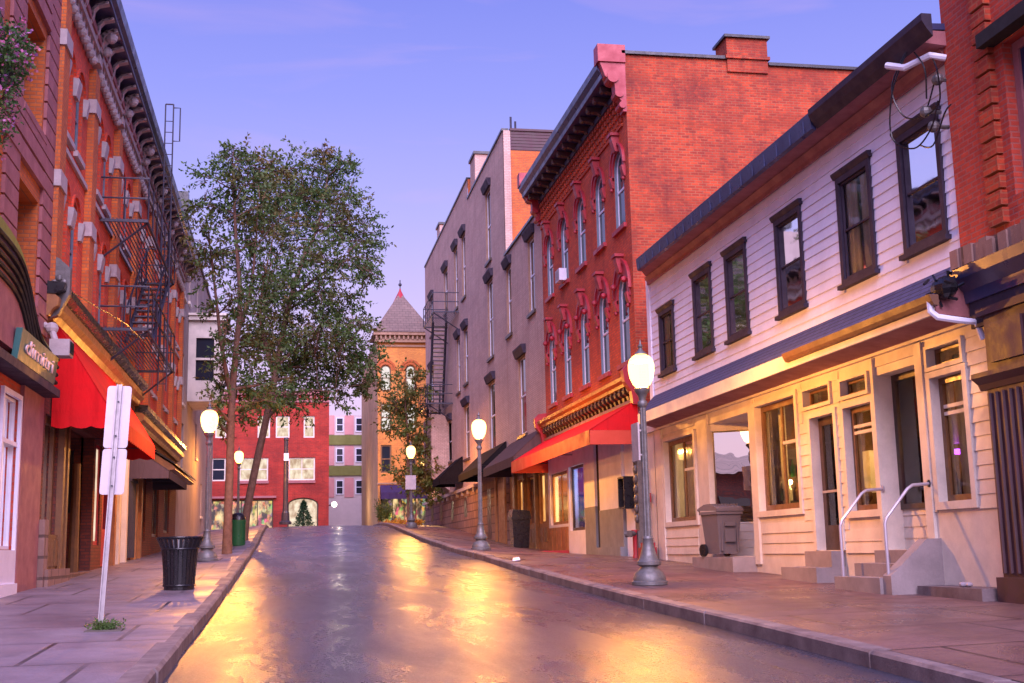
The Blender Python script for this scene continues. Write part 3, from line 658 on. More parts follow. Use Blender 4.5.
# ------------------------------------------------------------------ brick building with bracketed cornice
bb = thing('brick_building', (9, 36, 1.3), 'tall red brick building with black bracketed cornice, ten arched windows and red awning', 'building')
UC = [40.72, 38.42, 36.02, 33.68, 31.52]
bh_u = [(c - .5, c + .5, 10.2, 12.4, .5) for c in UC]; bh_l = [(c - .5, c + .5, 6.42, 8.85, .5) for c in UC]
wall(RF, 30.5, 42.0, 5.2, 14.2, bh_u + bh_l, .28).build('wall', 'brick_r', bb)
sw = MB(); Y0 = 30.5
for a, b_, zt in ((9.0, 12.0, 14.86), (12.0, 13.1, 14.86), (13.1, 20, 14.74)): sw.poly([(a, Y0, .5), (b_, Y0, .5), (b_, Y0, zt), (a, Y0, zt)])
sw.poly([(20, Y0, .5), (20, 42, .5), (20, 42, 14.6), (20, Y0, 14.6)]); sw.poly([(9.1, 42, .5), (20, 42, .5), (20, 42, 14.6), (9.1, 42, 14.6)]); sw.poly([(9.1, 30.6, 14.4), (20, 30.6, 14.4), (20, 42, 14.4), (9.1, 42, 14.4)])
sw.poly([(9.0, Y0 + .3, 14.2), (13, Y0 + .3, 14.2), (13, Y0 + .3, 14.86), (9, Y0 + .3, 14.86)])
sw.build('wall', 'brick_side', bb)
mb = MB(); mb.box(8.9, 11.93, 30.42, 30.85, 14.862, 14.95); mb.box(13.17, 20, 30.42, 30.85, 14.742, 14.83); mb.build('coping', 'black', bb)
mb = MB(); mb.box(11.95, 13.15, 30.44, 31.3, 14.5, 15.5); mb.box(11.9, 13.2, 30.38, 31.35, 14.88, 14.97); ch = mb.build('chimney', 'brick_side', bb)
mb = MB(); mb.box(11.88, 13.22, 30.36, 31.37, 15.502, 15.58); mb.build('chimney_cap', 'black', ch)
# cornice
mb = MB(); RF.ext(mb, [(0, 14.2), (.62, 14.22), (.64, 14.35), (.74, 14.48), (.76, 14.66), (0, 14.7)], 30.7, 42.3); co = mb.build('cornice', 'navy', bb); mb = MB(); RF.ext(mb, [(.0, 13.96), (.07, 13.96), (.11, 14.06), (.0, 14.06)], 30.7, 42.2); mb.build('moulding', 'navy', co)
mb = MB(); RF.box(mb, 30.75, 42.2, 14.06, 14.2, .002, .03); mb.build('frieze', 'bk', co)
for k in range(14):
    y = 31.35 + k * .80
    mb = MB(); pr = [(.03, 13.98), (.12, 13.98), (.16, 14.03), (.3, 14.05), (.46, 14.1), (.52, 14.2), (.03, 14.2)]
    RF.ext(mb, pr, y - .1, y + .1); mb.tube([RF.p(y - .11, 14.12, .42), RF.p(y + .11, 14.12, .42)], .085, 8); mb.build('bracket', 'iron_red', co)
def endblock(y0, y1):
    mb = MB(); RF.box(mb, y0, y1, 14.6, 15.1, .0, .78);  RF.ext(mb, [(0, 13.2), (.1, 13.2), (.14, 13.5), (.3, 13.7), (.32, 14.0), (.58, 14.2), (.72, 14.6), (0, 14.6)], y0 + .05, y1 - .05)
    for q, z, r_ in ((.36, 14.18, .17), (.2, 13.72, .13), (.12, 13.38, .1)): mb.tube([RF.p(y0 + .0, z, q), RF.p(y1 - .0, z, q)], r_, 12)
    return mb
endblock(30.42, 30.86).build('end_bracket', 'redpaint', co); endblock(42.0, 42.4).build('end_bracket', 'redpaint', co)
# corbelled brick frieze
mb = MB()
for r_ in range(4):
    for k in range(36):
        y = 31.0 + k * .305 + (.15 if r_ % 2 else 0); RF.box(mb, y - .075, y + .075, 13.08 + r_ * .21, 13.22 + r_ * .21, .001, .05 + r_ * .015)
RF.box(mb, 30.9, 42, 12.94, 13.02, .001, .05)
mb.build('corbel_frieze', 'brick_r', bb)
def hood(fr, par, c, z0, z1, r, mat, big=False):
    mb = MB(); rise = r; n = 12; zs = z1 - rise
    def arc(rr, kz=1): return [(c - rr, zs - .2)] + [(c + rr * math.cos(math.pi * (1 - i / n)), zs + rr * kz * math.sin(math.pi * (1 - i / n))) for i in range(n + 1)] + [(c + rr, zs - .2)]
    ou = arc(r + (.26 if big else .17), 1.1 if big else 1.0); inn = arc(r + .01)
    fr.band(mb, ou, inn, .001, .045)
    fr.band(mb, arc(r + (.34 if big else .22), 1.12 if big else 1.02)[1:-1], arc(r + (.26 if big else .17), 1.1 if big else 1.0)[1:-1], .001, .085)
    zt = zs + (r + .3) * (1.1 if big else 1)
    fr.ext(mb, [(.0, zt - .32), (.12, zt - .32), (.2, zt - .02), (.22, zt + .1), (.0, zt + .12)], c - .13, c + .13); fr.box(mb, c - .2, c + .2, zt + .12, zt + .2, 0, .26)
    for s_ in (-1, 1):
        u = c + s_ * (r + .11); fr.ext(mb, [(0, zs - .42), (.05, zs - .4), (.1, zs - .22), (.12, zs - .1), (0, zs - .1)], u - .1, u + .1); mb.ball(fr.p(u, zs - .45, .045), .06, 8, 5)
        if big: mb.ball(fr.p(c + s_ * (r + .04), zs + r * .55, .12), .09, 8, 5)
    return mb.build('hood', mat, par)
for h in bh_u + bh_l:
    w = window(RF, bb, h, d=-.12, fw=.04, frame='steelblue', glass='glass_d', sill=.12, sillm='redpaint', rail=False, ft=.11, sash='white')
    hood(RF, w, (h[0] + h[1]) / 2, h[2], h[3], .5, 'redpaint', h in bh_l)
# shop cornice
mb = MB(); RF.ext(mb, [(0, 5.68), (.22, 5.7), (.24, 5.78), (.34, 5.84), (.36, 5.93), (0, 5.98)], 30.35, 42.1); RF.ext(mb, [(0, 5.2), (.1, 5.2), (.12, 5.26), (.1, 5.34), (0, 5.34)], 30.35, 42.1); sc_ = mb.build('shop_cornice', 'ochre', bb)
for k in range(26):
    mb = MB(); y = 30.75 + k * .435; RF.ext(mb, [(.0, 5.36), (.07, 5.36), (.1, 5.46), (.2, 5.52), (.2, 5.68), (0, 5.68)], y - .09, y + .09); mb.tube([RF.p(y - .1, 5.6, .16), RF.p(y + .1, 5.6, .16)], .06, 8); mb.build('modillion', 'darkwood', sc_)
for y in (30.3, 41.95):
    mb = MB(); RF.ext(mb, [(0, 5.15), (.18, 5.15), (.22, 5.5), (.4, 5.75), (.44, 6.05), (.3, 6.2), (0, 6.25)], y, y + .26); mb.build('end_block', 'redpaint', sc_)
awning(RF, bb, 30.45, 41.75, 5.3, 4.5, 4.12, 1.35, 'red_cloth', 'orange_cloth')
# shop front wall
bs = [(39.0, 41.7, 2.3, 4.05, 0), (36.5, 38.75, 2.05, 4.1, 0)]
wall(RF, 30.5, 42.0, .4, 5.2, bs, .3).build('wall', 'white', bb)
mb = MB(); RF.box(mb, 35.0, 36.3, .5, 2.7, .001, .1); RF.box(mb, 32.0, 34.55, .5, 2.55, .001, .1); RF.box(mb, 31.95, 34.6, .5, 1.5, .001, .22); mb.build('painted_dado', 'grey_paint', bb)
mb = MB(); RF.box(mb, 35.05, 36.25, 2.7, 4.9, .001, .09); RF.box(mb, 32.05, 34.5, 2.55, 4.9, .001, .09); RF.box(mb, 30.55, 31.9, 1.0, 4.9, .001, .03); RF.box(mb, 36.35, 36.45, 1.2, 4.9, .001, .07); mb.build('pilaster', 'white', bb)
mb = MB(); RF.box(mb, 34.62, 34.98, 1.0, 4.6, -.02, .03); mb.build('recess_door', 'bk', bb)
window(RF, bb, bs[0], d=-.15, fw=.1, frame='ochre', glass='glass_c', rail=False, mull=1); window(RF, bb, bs[1], d=-.15, fw=.09, frame='darkwood', glass='glass_c', rail=False)
mb = MB(); RF.box(mb, 39.0, 41.8, .9, 2.2, .001, .06)
for k in range(4): RF.box(mb, 39.12 + k * .68, 39.64 + k * .68, 1.4, 2.1, .06, .085)
mb.build('panelled_dado', 'ochre', bb)
ib = room(bb, 36.4, 38.9, 1.2, 4.4, 9.31, 11.5, 'roomblue'); ic = room(bb, 38.95, 41.95, 1.2, 4.4, 9.31, 11.5)
mb = MB(); mb.box(9.42, 9.46, 36.62, 38.15, 2.95, 3.72); mb.build('display_screen', 'screen', ib)
mb = MB()
for k in range(3): mb.box(9.4, 9.7, 36.5, 38.6, 2.2 + k * .22, 2.26 + k * .22)
mb.build('shelf', 'roomblue', ib)
bulbs(ic, [(10.2, 39.8, 3.3), (10.4, 41, 3.5), (9.9, 40.4, 2.7), (10.1, 41.3, 2.9)], .16)
roomlight(ib, (10.0, 37.6, 3.5), 35, (.25, .35, 1)); roomlight(ic, (10.0, 40.4, 3.2), 45)
mb = MB(); mb.box(8.1, 8.95, 38.8, 41.2, 1.0, 1.44); mb.build('door_mat', 'redpaint', bb)
# ornate cast column between brick building and white building
mb = MB(); RF.box(mb, 30.05, 30.42, 1.0, 4.6, .06, .22)
for k in range(9): mb.ball(RF.p(30.23, 2.2 + k * .25, .23), .12, 8, 5, (.5, 1, 1))
RF.box(mb, 30.0, 30.46, 1.0, 1.9, .06, .28); mb.build('cast_column', 'lampiron', bb)

# ------------------------------------------------------------------ pale stucco buildings
pa = thing('stucco_annex', (9, 46, 1.6), 'lower mauve stucco building with tall windows between red brick building and taller stucco block', 'building')
ah = [(43.4, 44.65, 10.3, 13.2, 0), (48.25, 49.35, 10.3, 13.2, 0), (45.6, 47.1, 5.9, 9.0, 0)]
wall(RF, 42.02, 49.5, 4.5, 13.8, ah, .3).build('wall', 'stucco', pa)
shell(pa, 9.05, 18, 42.05, 49.45, .5, 13.7, 'stucco', 'BRT')
mb = MB(); RF.box(mb, 42.02, 49.5, 13.8, 13.9, -.3, .08); mb.build('coping', 'black', pa)
def talls(par, hs):
    for h in hs:
        w = window(RF, par, h, d=-.13, fw=.05, frame='sandstone', ft=.125, rail=False, sash='white', glass='glass_d', sill=.1, sillm='darkwood')
        mb = MB(); RF.ext(mb, [(0, h[3] - .0), (.1, h[3]), (.2, h[3] + .28), (.2, h[3] + .34), (0, h[3] + .36)], h[0] - .16, h[1] + .16); mb.build('lintel', 'trim', w)
talls(pa, ah)
sa = [(42.5, 43.6, 2.4, 4.2, 0), (44.2, 45.8, 2.4, 4.2, 0), (46.4, 47.8, 2.3, 4.2, 0)]
wall(RF, 42.02, 49.5, .8, 4.5, sa, .3).build('wall', 'ochre', pa)
for h, g in zip(sa, ('litwarm', 'glass_b', 'litwarm')): window(RF, pa, h, d=-.15, fw=.08, frame='ochre', glass=g, rail=False, mull=1)
mb = MB()
for k in range(8): RF.box(mb, 42.2 + k * .75, 42.78 + k * .75, 1.75, 2.25, .001, .03)
RF.box(mb, 43.75, 44.0, 1.4, 4.5, .001, .12); RF.box(mb, 46.0, 46.2, 1.4, 4.5, .001, .12); RF.box(mb, 48.0, 48.5, 1.4, 4.5, .001, .1)
mb.build('shopfront_trim', 'brownwood', pa)
awning(RF, pa, 42.15, 48.9, 5.8, 4.75, 4.42, 1.2, 'brown_cloth', 'brown_cloth')

pm = thing('stucco_block', (9, 64, 2.4), 'tall mauve stucco block with stepped parapet, chimneys and iron fire escape', 'building')
ph = [(53.0, 54.4, 14.6, 18.0, 0), (61.1, 62.4, 14.6, 18.0, 0), (64.1, 65.4, 14.6, 18.0, 0), (68.3, 69.9, 15.3, 17.8, 0), (52.8, 54.3, 10.1, 13.7, 0), (60.7, 62.0, 10.0, 12.9, 0), (63.6, 64.8, 9.9, 12.9, 0), (75.6, 77.4, 10.9, 13.1, 0), (75.4, 77.0, 15.2, 17.6, 0),
      (52.75, 54.4, 5.95, 9.0, 0), (60.6, 62.3, 6.15, 8.9, 0), (67.4, 69.3, 6.5, 8.8, 0)]
pmb = wall(RF, 49.52, 60.0, 1.2, 19.4, [h for h in ph if h[1] < 60], .3); wall(RF, 60.0, 80.0, 1.2, 20.5, [h for h in ph if h[0] > 60], .3, mb=pmb); pmb.build('wall', 'stucco', pm)
talls(pm, ph)
mb = MB(); mb.poly([(9.3, 49.5, 9), (13, 49.5, 9), (13, 49.5, 18.55), (9.3, 49.5, 18.55)]); mb.poly([(9.3, 49.8, 18.5), (18, 49.8, 18.5), (18, 80, 18.5), (9.3, 80, 18.5)]); mb.poly([(9, 80, 1), (18, 80, 1), (18, 80, 20.4), (9, 80, 20.4)]); mb.poly([(18, 49.5, 1), (18, 80, 1), (18, 80, 18.5), (18, 49.5, 18.5)]); mb.poly([(13, 49.5, 9), (18, 49.5, 9), (18, 49.5, 18.5), (13, 49.5, 18.5)]); mb.poly([(9.02, 60, 19.3), (18, 60, 19.3), (18, 60, 20.5), (9.02, 60, 20.5)])
mb.build('wall', 'brick_o', pm)
mb = MB(); mb.box(9.02, 9.32, 49.44, 49.9, 13.9, 19.4); mb.build('corner_pier', 'stucco', pm)
mb = MB()
for k in range(6): mb.box(9.34, 13, 49.46, 49.52, 18.56 + k * .14, 18.68 + k * .14)
mb.box(9.3, 13, 49.4, 49.6, 19.4, 19.5); mb.build('metal_band', 'iron_red', pm)
mb = MB(); RF.box(mb, 49.45, 60.0, 19.4, 19.5, -.25, .06); RF.box(mb, 60.0, 80.0, 20.5, 20.6, -.25, .06); mb.build('coping', 'black', pm)
for y0, y1, z0, z1 in ((58.0, 59.6, 19.5, 21.2), (72.5, 73.9, 20.6, 21.5)):
    mb = MB(); mb.box(9.1, 10.0, y0, y1, z0, z1); c_ = mb.build('chimney', 'stucco', pm); mb = MB(); mb.box(9.02, 10.08, y0 - .08, y1 + .08, z1 + .002, z1 + .14); mb.build('chimney_cap', 'black', c_)
mb = MB(); mb.tube([(9.5, 50.2, 19.4), (9.5, 50.2, 20.3)], .05, 6); mb.tube([(9.7, 50.2, 19.4), (9.7, 50.2, 20.1)], .05, 6); mb.build('vent_pipe', 'iron', pm)
mb = MB(); RF.box(mb, 49.6, 80.0, 1.0, 4.5, .001, .12); mb.build('stone_base', 'stone', pm)
mb = MB(); RF.box(mb, 57.5, 80.0, 4.502, 4.66, .001, .3)
for k in range(11): RF.box(mb, 58 + k * 2, 58.3 + k * 2, 4.3, 4.5, .121, .24)
mb.build('stone_coping', 'whitestone', pm)
for y, z0 in ((61, 3.2), (66, 3.2), (71, 3.3), (75.5, 3.4), (53.6, 2.0)):
    mb = MB(); RF.box(mb, y, y + 1.0, z0, 4.2, .1, .128); mb.build('basement_window', 'darkwood', pm)
mb = MB(); RF.box(mb, 50.2, 51.6, 1.6, 4.3, .1, .14); RF.box(mb, 49.7, 49.95, 1.5, 4.6, .1, .2); RF.box(mb, 51.9, 52.2, 1.5, 4.6, .1, .2); mb.build('doorway', 'ochre', pm)
awning(RF, pm, 50.0, 57.0, 6.0, 5.0, 4.7, 1.1, 'black_cloth'); awning(RF, pm, 63.0, 66.0, 6.4, 5.3, 4.95, 1.25, 'black_cloth')
siding(Fr('X', 8.0, -1), 68.5, 72.5, 5.6, 9.2, [], .3, 'stucco', pm, 0)
mb = MB(); mb.prism([(8.005, 68.5, 5.6), (9, 68.5, 4.9), (9, 68.5, 9.2), (8.005, 68.5, 9.2)], [(8.005, 72.5, 5.6), (9, 72.5, 4.9), (9, 72.5, 9.2), (8.005, 72.5, 9.2)]); mb.build('oriel', 'stucco', pm)
for k in range(9): pass
def fire_escape(par, fr, plats, stairs, proj, rw=.034):
    fe = None
    for (u0, u1, z) in plats:
        mb = MB()
        for k in range(int((proj - .05) / .085)): fr.box(mb, u0, u1, z - .025, z, .04 + k * .085, .062 + k * .085)
        for u in (u0, u1): fr.box(mb, u - .03, u + .03, z - .1, z - .031, 0, proj)
        fr.box(mb, u0, u1, z - .1, z - .031, proj - .05, proj)
        if fe is None: fe = mb.build('fire_escape', 'iron', par); pl = fe
        else: mb.build('platform', 'iron', fe)
        rl = MB()
        for hh in (.5, 1.0): rl.tube([fr.p(u0, z + hh, 0), fr.p(u0, z + hh, proj), fr.p(u1, z + hh, proj), fr.p(u1, z + hh, 0)], rw * .7, 5)
        n = max(2, int((u1 - u0) / .9))
        for k in range(n + 1): u = u0 + (u1 - u0) * k / n; rl.tube([fr.p(u, z - .05, proj), fr.p(u, z + 1.0, proj)], rw * .6, 4)
        rl.tube([fr.p(u0, z - .05, proj * .5), fr.p(u0, z + 1, proj * .5)], rw * .6, 4)
        for u in (u0 + .1, u1 - .1): rl.tube([fr.p(u, z - .08, proj), fr.p(u, z - 1.0, 0.02)], rw * .8, 4)
        rl.build('railing', 'iron', fe)
    for (ua, za, ub, zb, d0, d1) in stairs:
        st = MB(); n = max(5, int(abs(zb - za) / .23))
        for k in range(1, n):
            f = k / n; u = ua + (ub - ua) * f; z = za + (zb - za) * f; fr.box(st, u - .12, u + .12, z - .02, z + .02, d0 + .02, d1 - .02)
        for d in (d0, d1):
            st.tube([fr.p(ua, za, d), fr.p(ub, zb, d)], rw * 1.6, 4); st.tube([fr.p(ua, za + .9, d), fr.p(ub, zb + .9, d)], rw * .8, 4)
            for k in range(0, n + 1, 3): f = k / n; u = ua + (ub - ua) * f; z = za + (zb - za) * f; st.tube([fr.p(u, z, d), fr.p(u, z + .9, d)], rw * .6, 4)
        st.build('stair', 'iron', fe)
    return fe
fire_escape(pm, RF, [(63.8, 68.5, 14.3), (66.8, 71.5, 9.7)], [(67.2, 14.3, 69.2, 9.7, .25, 1.0), (70.2, 9.7, 72.2, 5.2, .3, 1.0)], 1.4, .04)

# ------------------------------------------------------------------ brick building at the right edge
rb = thing('brick_building', (9, 13, .7), 'dark red brick building with rough stone ledge and fluted iron pilaster beside the clapboard house', 'building')
wall(RF, 8.0, 14.58, 5.2, 16, [(11.6, 13.25, 5.7, 7.7, 0), (11.6, 13.25, 9.2, 11.6, 0)], .3, d=.1).build('wall', 'brick_n', rb)
shell(rb, 8.9, 16, 8.0, 14.59, 5.0, 16, 'brick_n', 'BFRT')
mb = MB()
for k in range(48): RF.box(mb, 13.42, 13.75, 5.4 + k * .225, 5.4 + k * .225 + .19, .1, .19 + .012 * (k % 2))
mb.build('quoin_strip', 'brick_side', rb)
for z0, z1 in ((5.7, 7.7), (9.2, 11.6)):
    w = window(RF, rb, (11.6, 13.25, z0, z1, 0), d=-.1, fw=.12, frame='quoin', glass='glass_b')
    mb = MB(); RF.box(mb, 11.4, 13.5, z1 + .02, z1 + .2, .101, .3); mb.build('lintel', 'bk', w)
mb = MB(); n = 40
for k in range(n):
    y = 8 + (14.5 - 8) * k / n; hh = random.uniform(-.03, .03); RF.box(mb, y, y + 6.5 / n + .02, 5.0 + hh, 5.24 + hh + random.uniform(-.03, .03), .101, .26 + random.uniform(0, .06))
mb.build('stone_ledge', 'stone', rb)
mb = MB(); RF.ext(mb, [(.1, 4.55), (.18, 4.55), (.2, 4.7), (.34, 4.85), (.38, 4.98), (.1, 4.99)], 8.0, 14.5); mb.build('shop_cornice', 'navy', rb)
mb = MB(); RF.box(mb, 8, 14.4, 4.2, 4.55, .101, .16); mb.build('fascia', 'trim', rb)
def pilaster(y0, y1):
    mb = MB(); RF.box(mb, y0, y1, .3, 1.0, .0, .3); RF.box(mb, y0 + .04, y1 - .04, 1.0, 3.35, 0, .22)
    n = 7
    for k in range(n): y = y0 + .1 + (y1 - y0 - .2) * k / (n - 1); mb.tube([RF.p(y, 1.05, .225), RF.p(y, 3.3, .225)], .032, 6)
    for k in range(3): mb.tube([(9 - .05 - k * .06, y1 - .035, 1.05), (9 - .05 - k * .06, y1 - .035, 3.3)], .025, 6)
    RF.ext(mb, [(0, 3.35), (.24, 3.35), (.27, 3.42), (.36, 3.5), (.36, 3.56), (0, 3.56)], y0 - .08, y1 + .08); RF.box(mb, y0 + .06, y1 - .06, 3.56, 4.3, 0, .2); RF.box(mb, y0 + .2, y1 - .2, 3.68, 4.18, .2, .235); RF.box(mb, y0 - .02, y1 + .02, 4.3, 4.4, 0, .26)
    return mb.build('pilaster', 'iron_red', rb)
pilaster(13.0, 14.1)
mb = MB(); RF.ext(mb, [(.05, 4.2), (.2, 4.2), (.2, 3.9), (.1, 3.6), (.05, 3.56)], 12.5, 12.96); mb.build('arch_spandrel', 'trim', rb)
wall(RF, 8, 14.11, .3, 4.2, [(9.2, 12.9, 1.2, 3.6, .5)], .4, d=0).build('wall', 'brick_r', rb)
window(RF, rb, (9.2, 12.9, 1.2, 3.6, .5), d=-.2, fw=.12, frame='trim', glass='glass_d', rail=False, mull=1)

# ------------------------------------------------------------------ left: quoined shop building
lb = thing('brick_building', (-4.5, 21, .9), 'orange brick building with banded mauve quoins above a shop with sage sign board', 'building')
lh = [(20.7, 22.45, 5.9, 7.85, 0), (20.7, 22.45, 9.1, 11.0, 0), (16.2, 17.95, 5.9, 7.85, 0), (16.2, 17.95, 9.1, 11.0, 0)]
wall(LF, 12, 23.5, 4.7, 16, lh, .5).build('wall', 'brick_o', lb)
shell(lb, -12, -4.5, 12, 23.52, .3, 16, 'brick_o', 'BFLT')
mb = MB()
for k in range(34):
    z = 5.55 + k * .33
    for a, b_ in ((22.55, 23.5), (18.05, 19.0), (19.6, 20.6)):
        if b_ == 23.5: LF.box(mb, a, b_ + .0, z, z + .29, .001, .06)
        else: LF.box(mb, a, b_, z, z + .29, .001, .06)
for z in (8.15, 8.5, 8.82, 11.2, 11.55): LF.box(mb, 12, 22.56, z, z + .28, .001, .08)
mb.build('quoins', 'quoin', lb)
for h in lh: window(LF, lb, h, d=-.42, fw=.1, frame='navy', glass='glass_b', sill=.1, sillm='quoin')
sl = [(20.35, 21.6, 1.65, 4.15, 0), (15, 20.2, 1.65, 4.15, 0)]
wall(LF, 12, 23.5, .2, 4.7, sl, .3).build('wall', 'brick_n', lb)
mb = MB(); LF.box(mb, 21.72, 23.46, .3, 4.5, .001, .07); mb.build('pilaster', 'quoin', lb)
for h in sl: window(LF, lb, h, d=-.1, fw=.06, frame='white', glass='glass_c', rail=False, mull=1)
mb = MB(); LF.band(mb, outline(20.28, 21.68, 1.1, 4.22, 0), outline(20.36, 21.6, 1.64, 4.14, 0), .001, .06, True); LF.box(mb, 20.36, 21.6, 3.35, 3.42, -.1, .02); LF.box(mb, 20.28, 21.7, .85, 1.1, .001, .1); mb.build('window_trim', 'white', lb)
il = room(lb, 12, 21.9, 1.2, 4.3, -4.85, -7.5, 'room'); bulbs(il, [(-5.8, 20.6, 3.4), (-6, 19, 3.4)], .06); roomlight(il, (-5.8, 20.3, 3.2), 60)
mb = MB(); 
for k in range(12): mb.lathe([(.12, 0), (.16, .3), (.08, .5), (.1, .6)], (-5.3, 15.5 + k * .45, 1.5 + .15 * (k % 3)), 8)
mb.build('goods', 'curtain', il)
# wavy layered canopy board
wv = []
for i in range(21):
    f = i / 20; y = 17.5 + 6.0 * f; wv.append((y, 6.35 - 1.15 / (1 + math.exp(-(y - 21.0) * 2.6))))
mb = MB(); LF.band(mb, [(y, z) for y, z in wv], [(y, min(z - .3, 4.75)) for y, z in wv], .02, .22); cn = mb.build('canopy_board', 'quoin', lb)
for k in range(5):
    mb = MB(); mb.tube([LF.p(y, z - .06 - k * .145, .27 - k * .008) for y, z in wv], .04, 6); mb.build('canopy_moulding', 'bk', cn)
mb = MB(); LF.band(mb, [(y, z + .22 * (1 - i / 20)) for i, (y, z) in enumerate(wv)], [(y, z + .01) for y, z in wv], .02, .26); mb.build('canopy_cap', 'limegreen', cn)
mb = MB(); LF.box(mb, 12, 23.45, 4.42, 4.56, .001, .34); mb.build('fascia', 'trim', lb)
mb = MB(); LF.ext(mb, [(.2, 4.6), (.3, 4.6), (.36, 5.1), (.26, 5.1)], 19.95, 23.05); sg = mb.build('sign_board', 'signgreen', lb)
cu = bpy.data.curves.new('lettering', 'FONT'); cu.body = 'dimitri'; cu.size = .55; cu.extrude = .012; cu.align_x = 'CENTER'; cu.align_y = 'CENTER'
fo = bpy.data.objects.new('lettering_curve', cu); COL.objects.link(fo)
bpy.context.view_layer.update()
me = bpy.data.meshes.new_from_object(fo.evaluated_get(bpy.context.evaluated_depsgraph_get())); bpy.data.objects.remove(fo)
w_ = max(v.co.x for v in me.vertices) - min(v.co.x for v in me.vertices)
for v in me.vertices:
    x, y, z = v.co; zz = 4.86 + y * .62; u = 21.5 + x * (2.3 / w_)     # text reads left to right when seen from the street (increasing Y)
    q = LF.p(u, zz, .3 + (zz - 4.6) * .12 + .014 + z); l = rootloc(lb); v.co = (q[0] - l.x, q[1] - l.y, q[2] - l.z)
me.materials.clear(); me.materials.append(M['letter']); lt = bpy.data.objects.new('lettering', me); COL.objects.link(lt); lt.parent = sg

# ------------------------------------------------------------------ left: long red brick building
rl = thing('brick_building', (-4.5, 37, 1.4), 'long red brick building with fire escape, paired arched windows and scrolled cornice brackets', 'building')
BAY = [23.55 + 4.035 * k for k in range(8)]
hu, hl_ = [], []
for k in range(7):
    c = (BAY[k] + BAY[k + 1]) / 2
    for s_ in (-.63, .63): hu.append((c + s_ - .42, c + s_ + .42, 9.95, 11.75, .42)); hl_.append((c + s_ - .42, c + s_ + .42, 6.9, 8.95, .42))
wall(LF, 23.52, 51.8, 6.0, 13.2, hu + hl_, .3).build('wall', 'brick_l', rl)
shell(rl, -13, -4.5, 23.54, 51.8, .3, 13.3, 'brick_l', 'BFL'); shell(rl, -13, -4.4, 23.54, 51.8, .3, 13.4, 'black', 'T', 'roof')
for h in hu + hl_:
    w = window(LF, rl, h, d=-.14, fw=.04, frame='steelblue', ft=.06, rail=False, sash='steelblue', glass='glass_d', sill=.06, sillm='whitestone')
    mb = MB(); c = (h[0] + h[1]) / 2; zs = h[3] - .42; n = 10
    arc = lambda rr: [(c + rr * math.cos(math.pi * (1 - i / n)), zs + rr * math.sin(math.pi * (1 - i / n))) for i in range(n + 1)]
    LF.band(mb, arc(.58), arc(.52), .001, .05); mb.build('hood', 'brick_l', w); mb = MB()
    for s_ in (-1, 1): mb = MB(); LF.ext(mb, [(0, zs - .3), (.07, zs - .3), (.12, zs), (.12, zs + .08), (0, zs + .1)], c + s_ * .54 - .105, c + s_ * .54 + .105); mb.build('springer', 'whitestone', w)
for k in range(8):
    y = BAY[k] if k else 23.8; y = min(y, 51.5)
    mb = MB(); LF.box(mb, y - .3, y + .3, 6.05, 12.4, .001, .15); pl = mb.build('pilaster', 'brick_o', rl)
    for z in (8.5, 11.35): mb = MB(); LF.box(mb, y - .34, y + .34, z, z + .32, .001, .19); mb.build('capital', 'whitestone', pl)
mb = MB(); LF.box(mb, 23.55, 51.8, 12.82, 12.97, .001, .2); LF.box(mb, 23.55, 51.8, 9.55, 9.66, .001, .06); mb.build('string_course', 'whitestone', rl)
for k in range(7):
    for j in range(9):
        mb = MB(); y = BAY[k] + .5 + j * .38; LF.box(mb, y - .06, y + .06, 12.55, 12.82, .001, .15); mb.ball(LF.p(y, 12.53, .1), .11, 8, 5); mb.build('corbel', 'whitestone', rl)
mb = MB(); LF.ext(mb, [(0, 13.42), (.6, 13.44), (.6, 13.52), (.68, 13.6), (.72, 13.8), (.0, 13.9)], 23.2, 52.0); co = mb.build('cornice', 'navy', rl)
mb = MB(); LF.box(mb, 23.5, 51.8, 13.15, 13.43, .001, .02); mb.build('frieze', 'bk', co); 
mb = MB(); LF.box(mb, 23.5, 51.9, 12.98, 13.14, .001, .24); mb.build('bracket_rail', 'quoin', co)
def curl(y, w_, big):
    mb = MB(); pts = [(.2, 12.9), (.27, 13.08), (.28, 13.2), (.36, 13.3), (.5, 13.34), (.58, 13.36)]
    th = .06 if not big else .1
    LF.band(mb, [], [], 0, 0) if False else None
    for (d0, z0), (d1, z1) in zip(pts, pts[1:]): mb.hexa([LF.p(y - w_, z0, d0), LF.p(y + w_, z0, d0), LF.p(y + w_, z1, d1), LF.p(y - w_, z1, d1), LF.p(y - w_, z0 + th * .4, d0 - th), LF.p(y + w_, z0 + th * .4, d0 - th), LF.p(y + w_, z1 + th, d1 - th * .3), LF.p(y - w_, z1 + th, d1 - th * .3)])
    return mb
for k in range(7):
    for j in range(4):
        y = BAY[k] + .8 + j * .81; curl(y, .09, False).build('bracket', 'whitestone', co)
for k in range(8):
    y = min(max(BAY[k], 23.8), 51.5); mb = curl(y, .22, True); mb.ball(LF.p(y - .1, 13.25, .42), .14, 8, 6); mb.ball(LF.p(y + .12, 13.0, .3), .12, 8, 6); LF.box(mb, y - .2, y + .2, 12.6, 13.0, .001, .2); mb.build('console', 'whitestone', co)
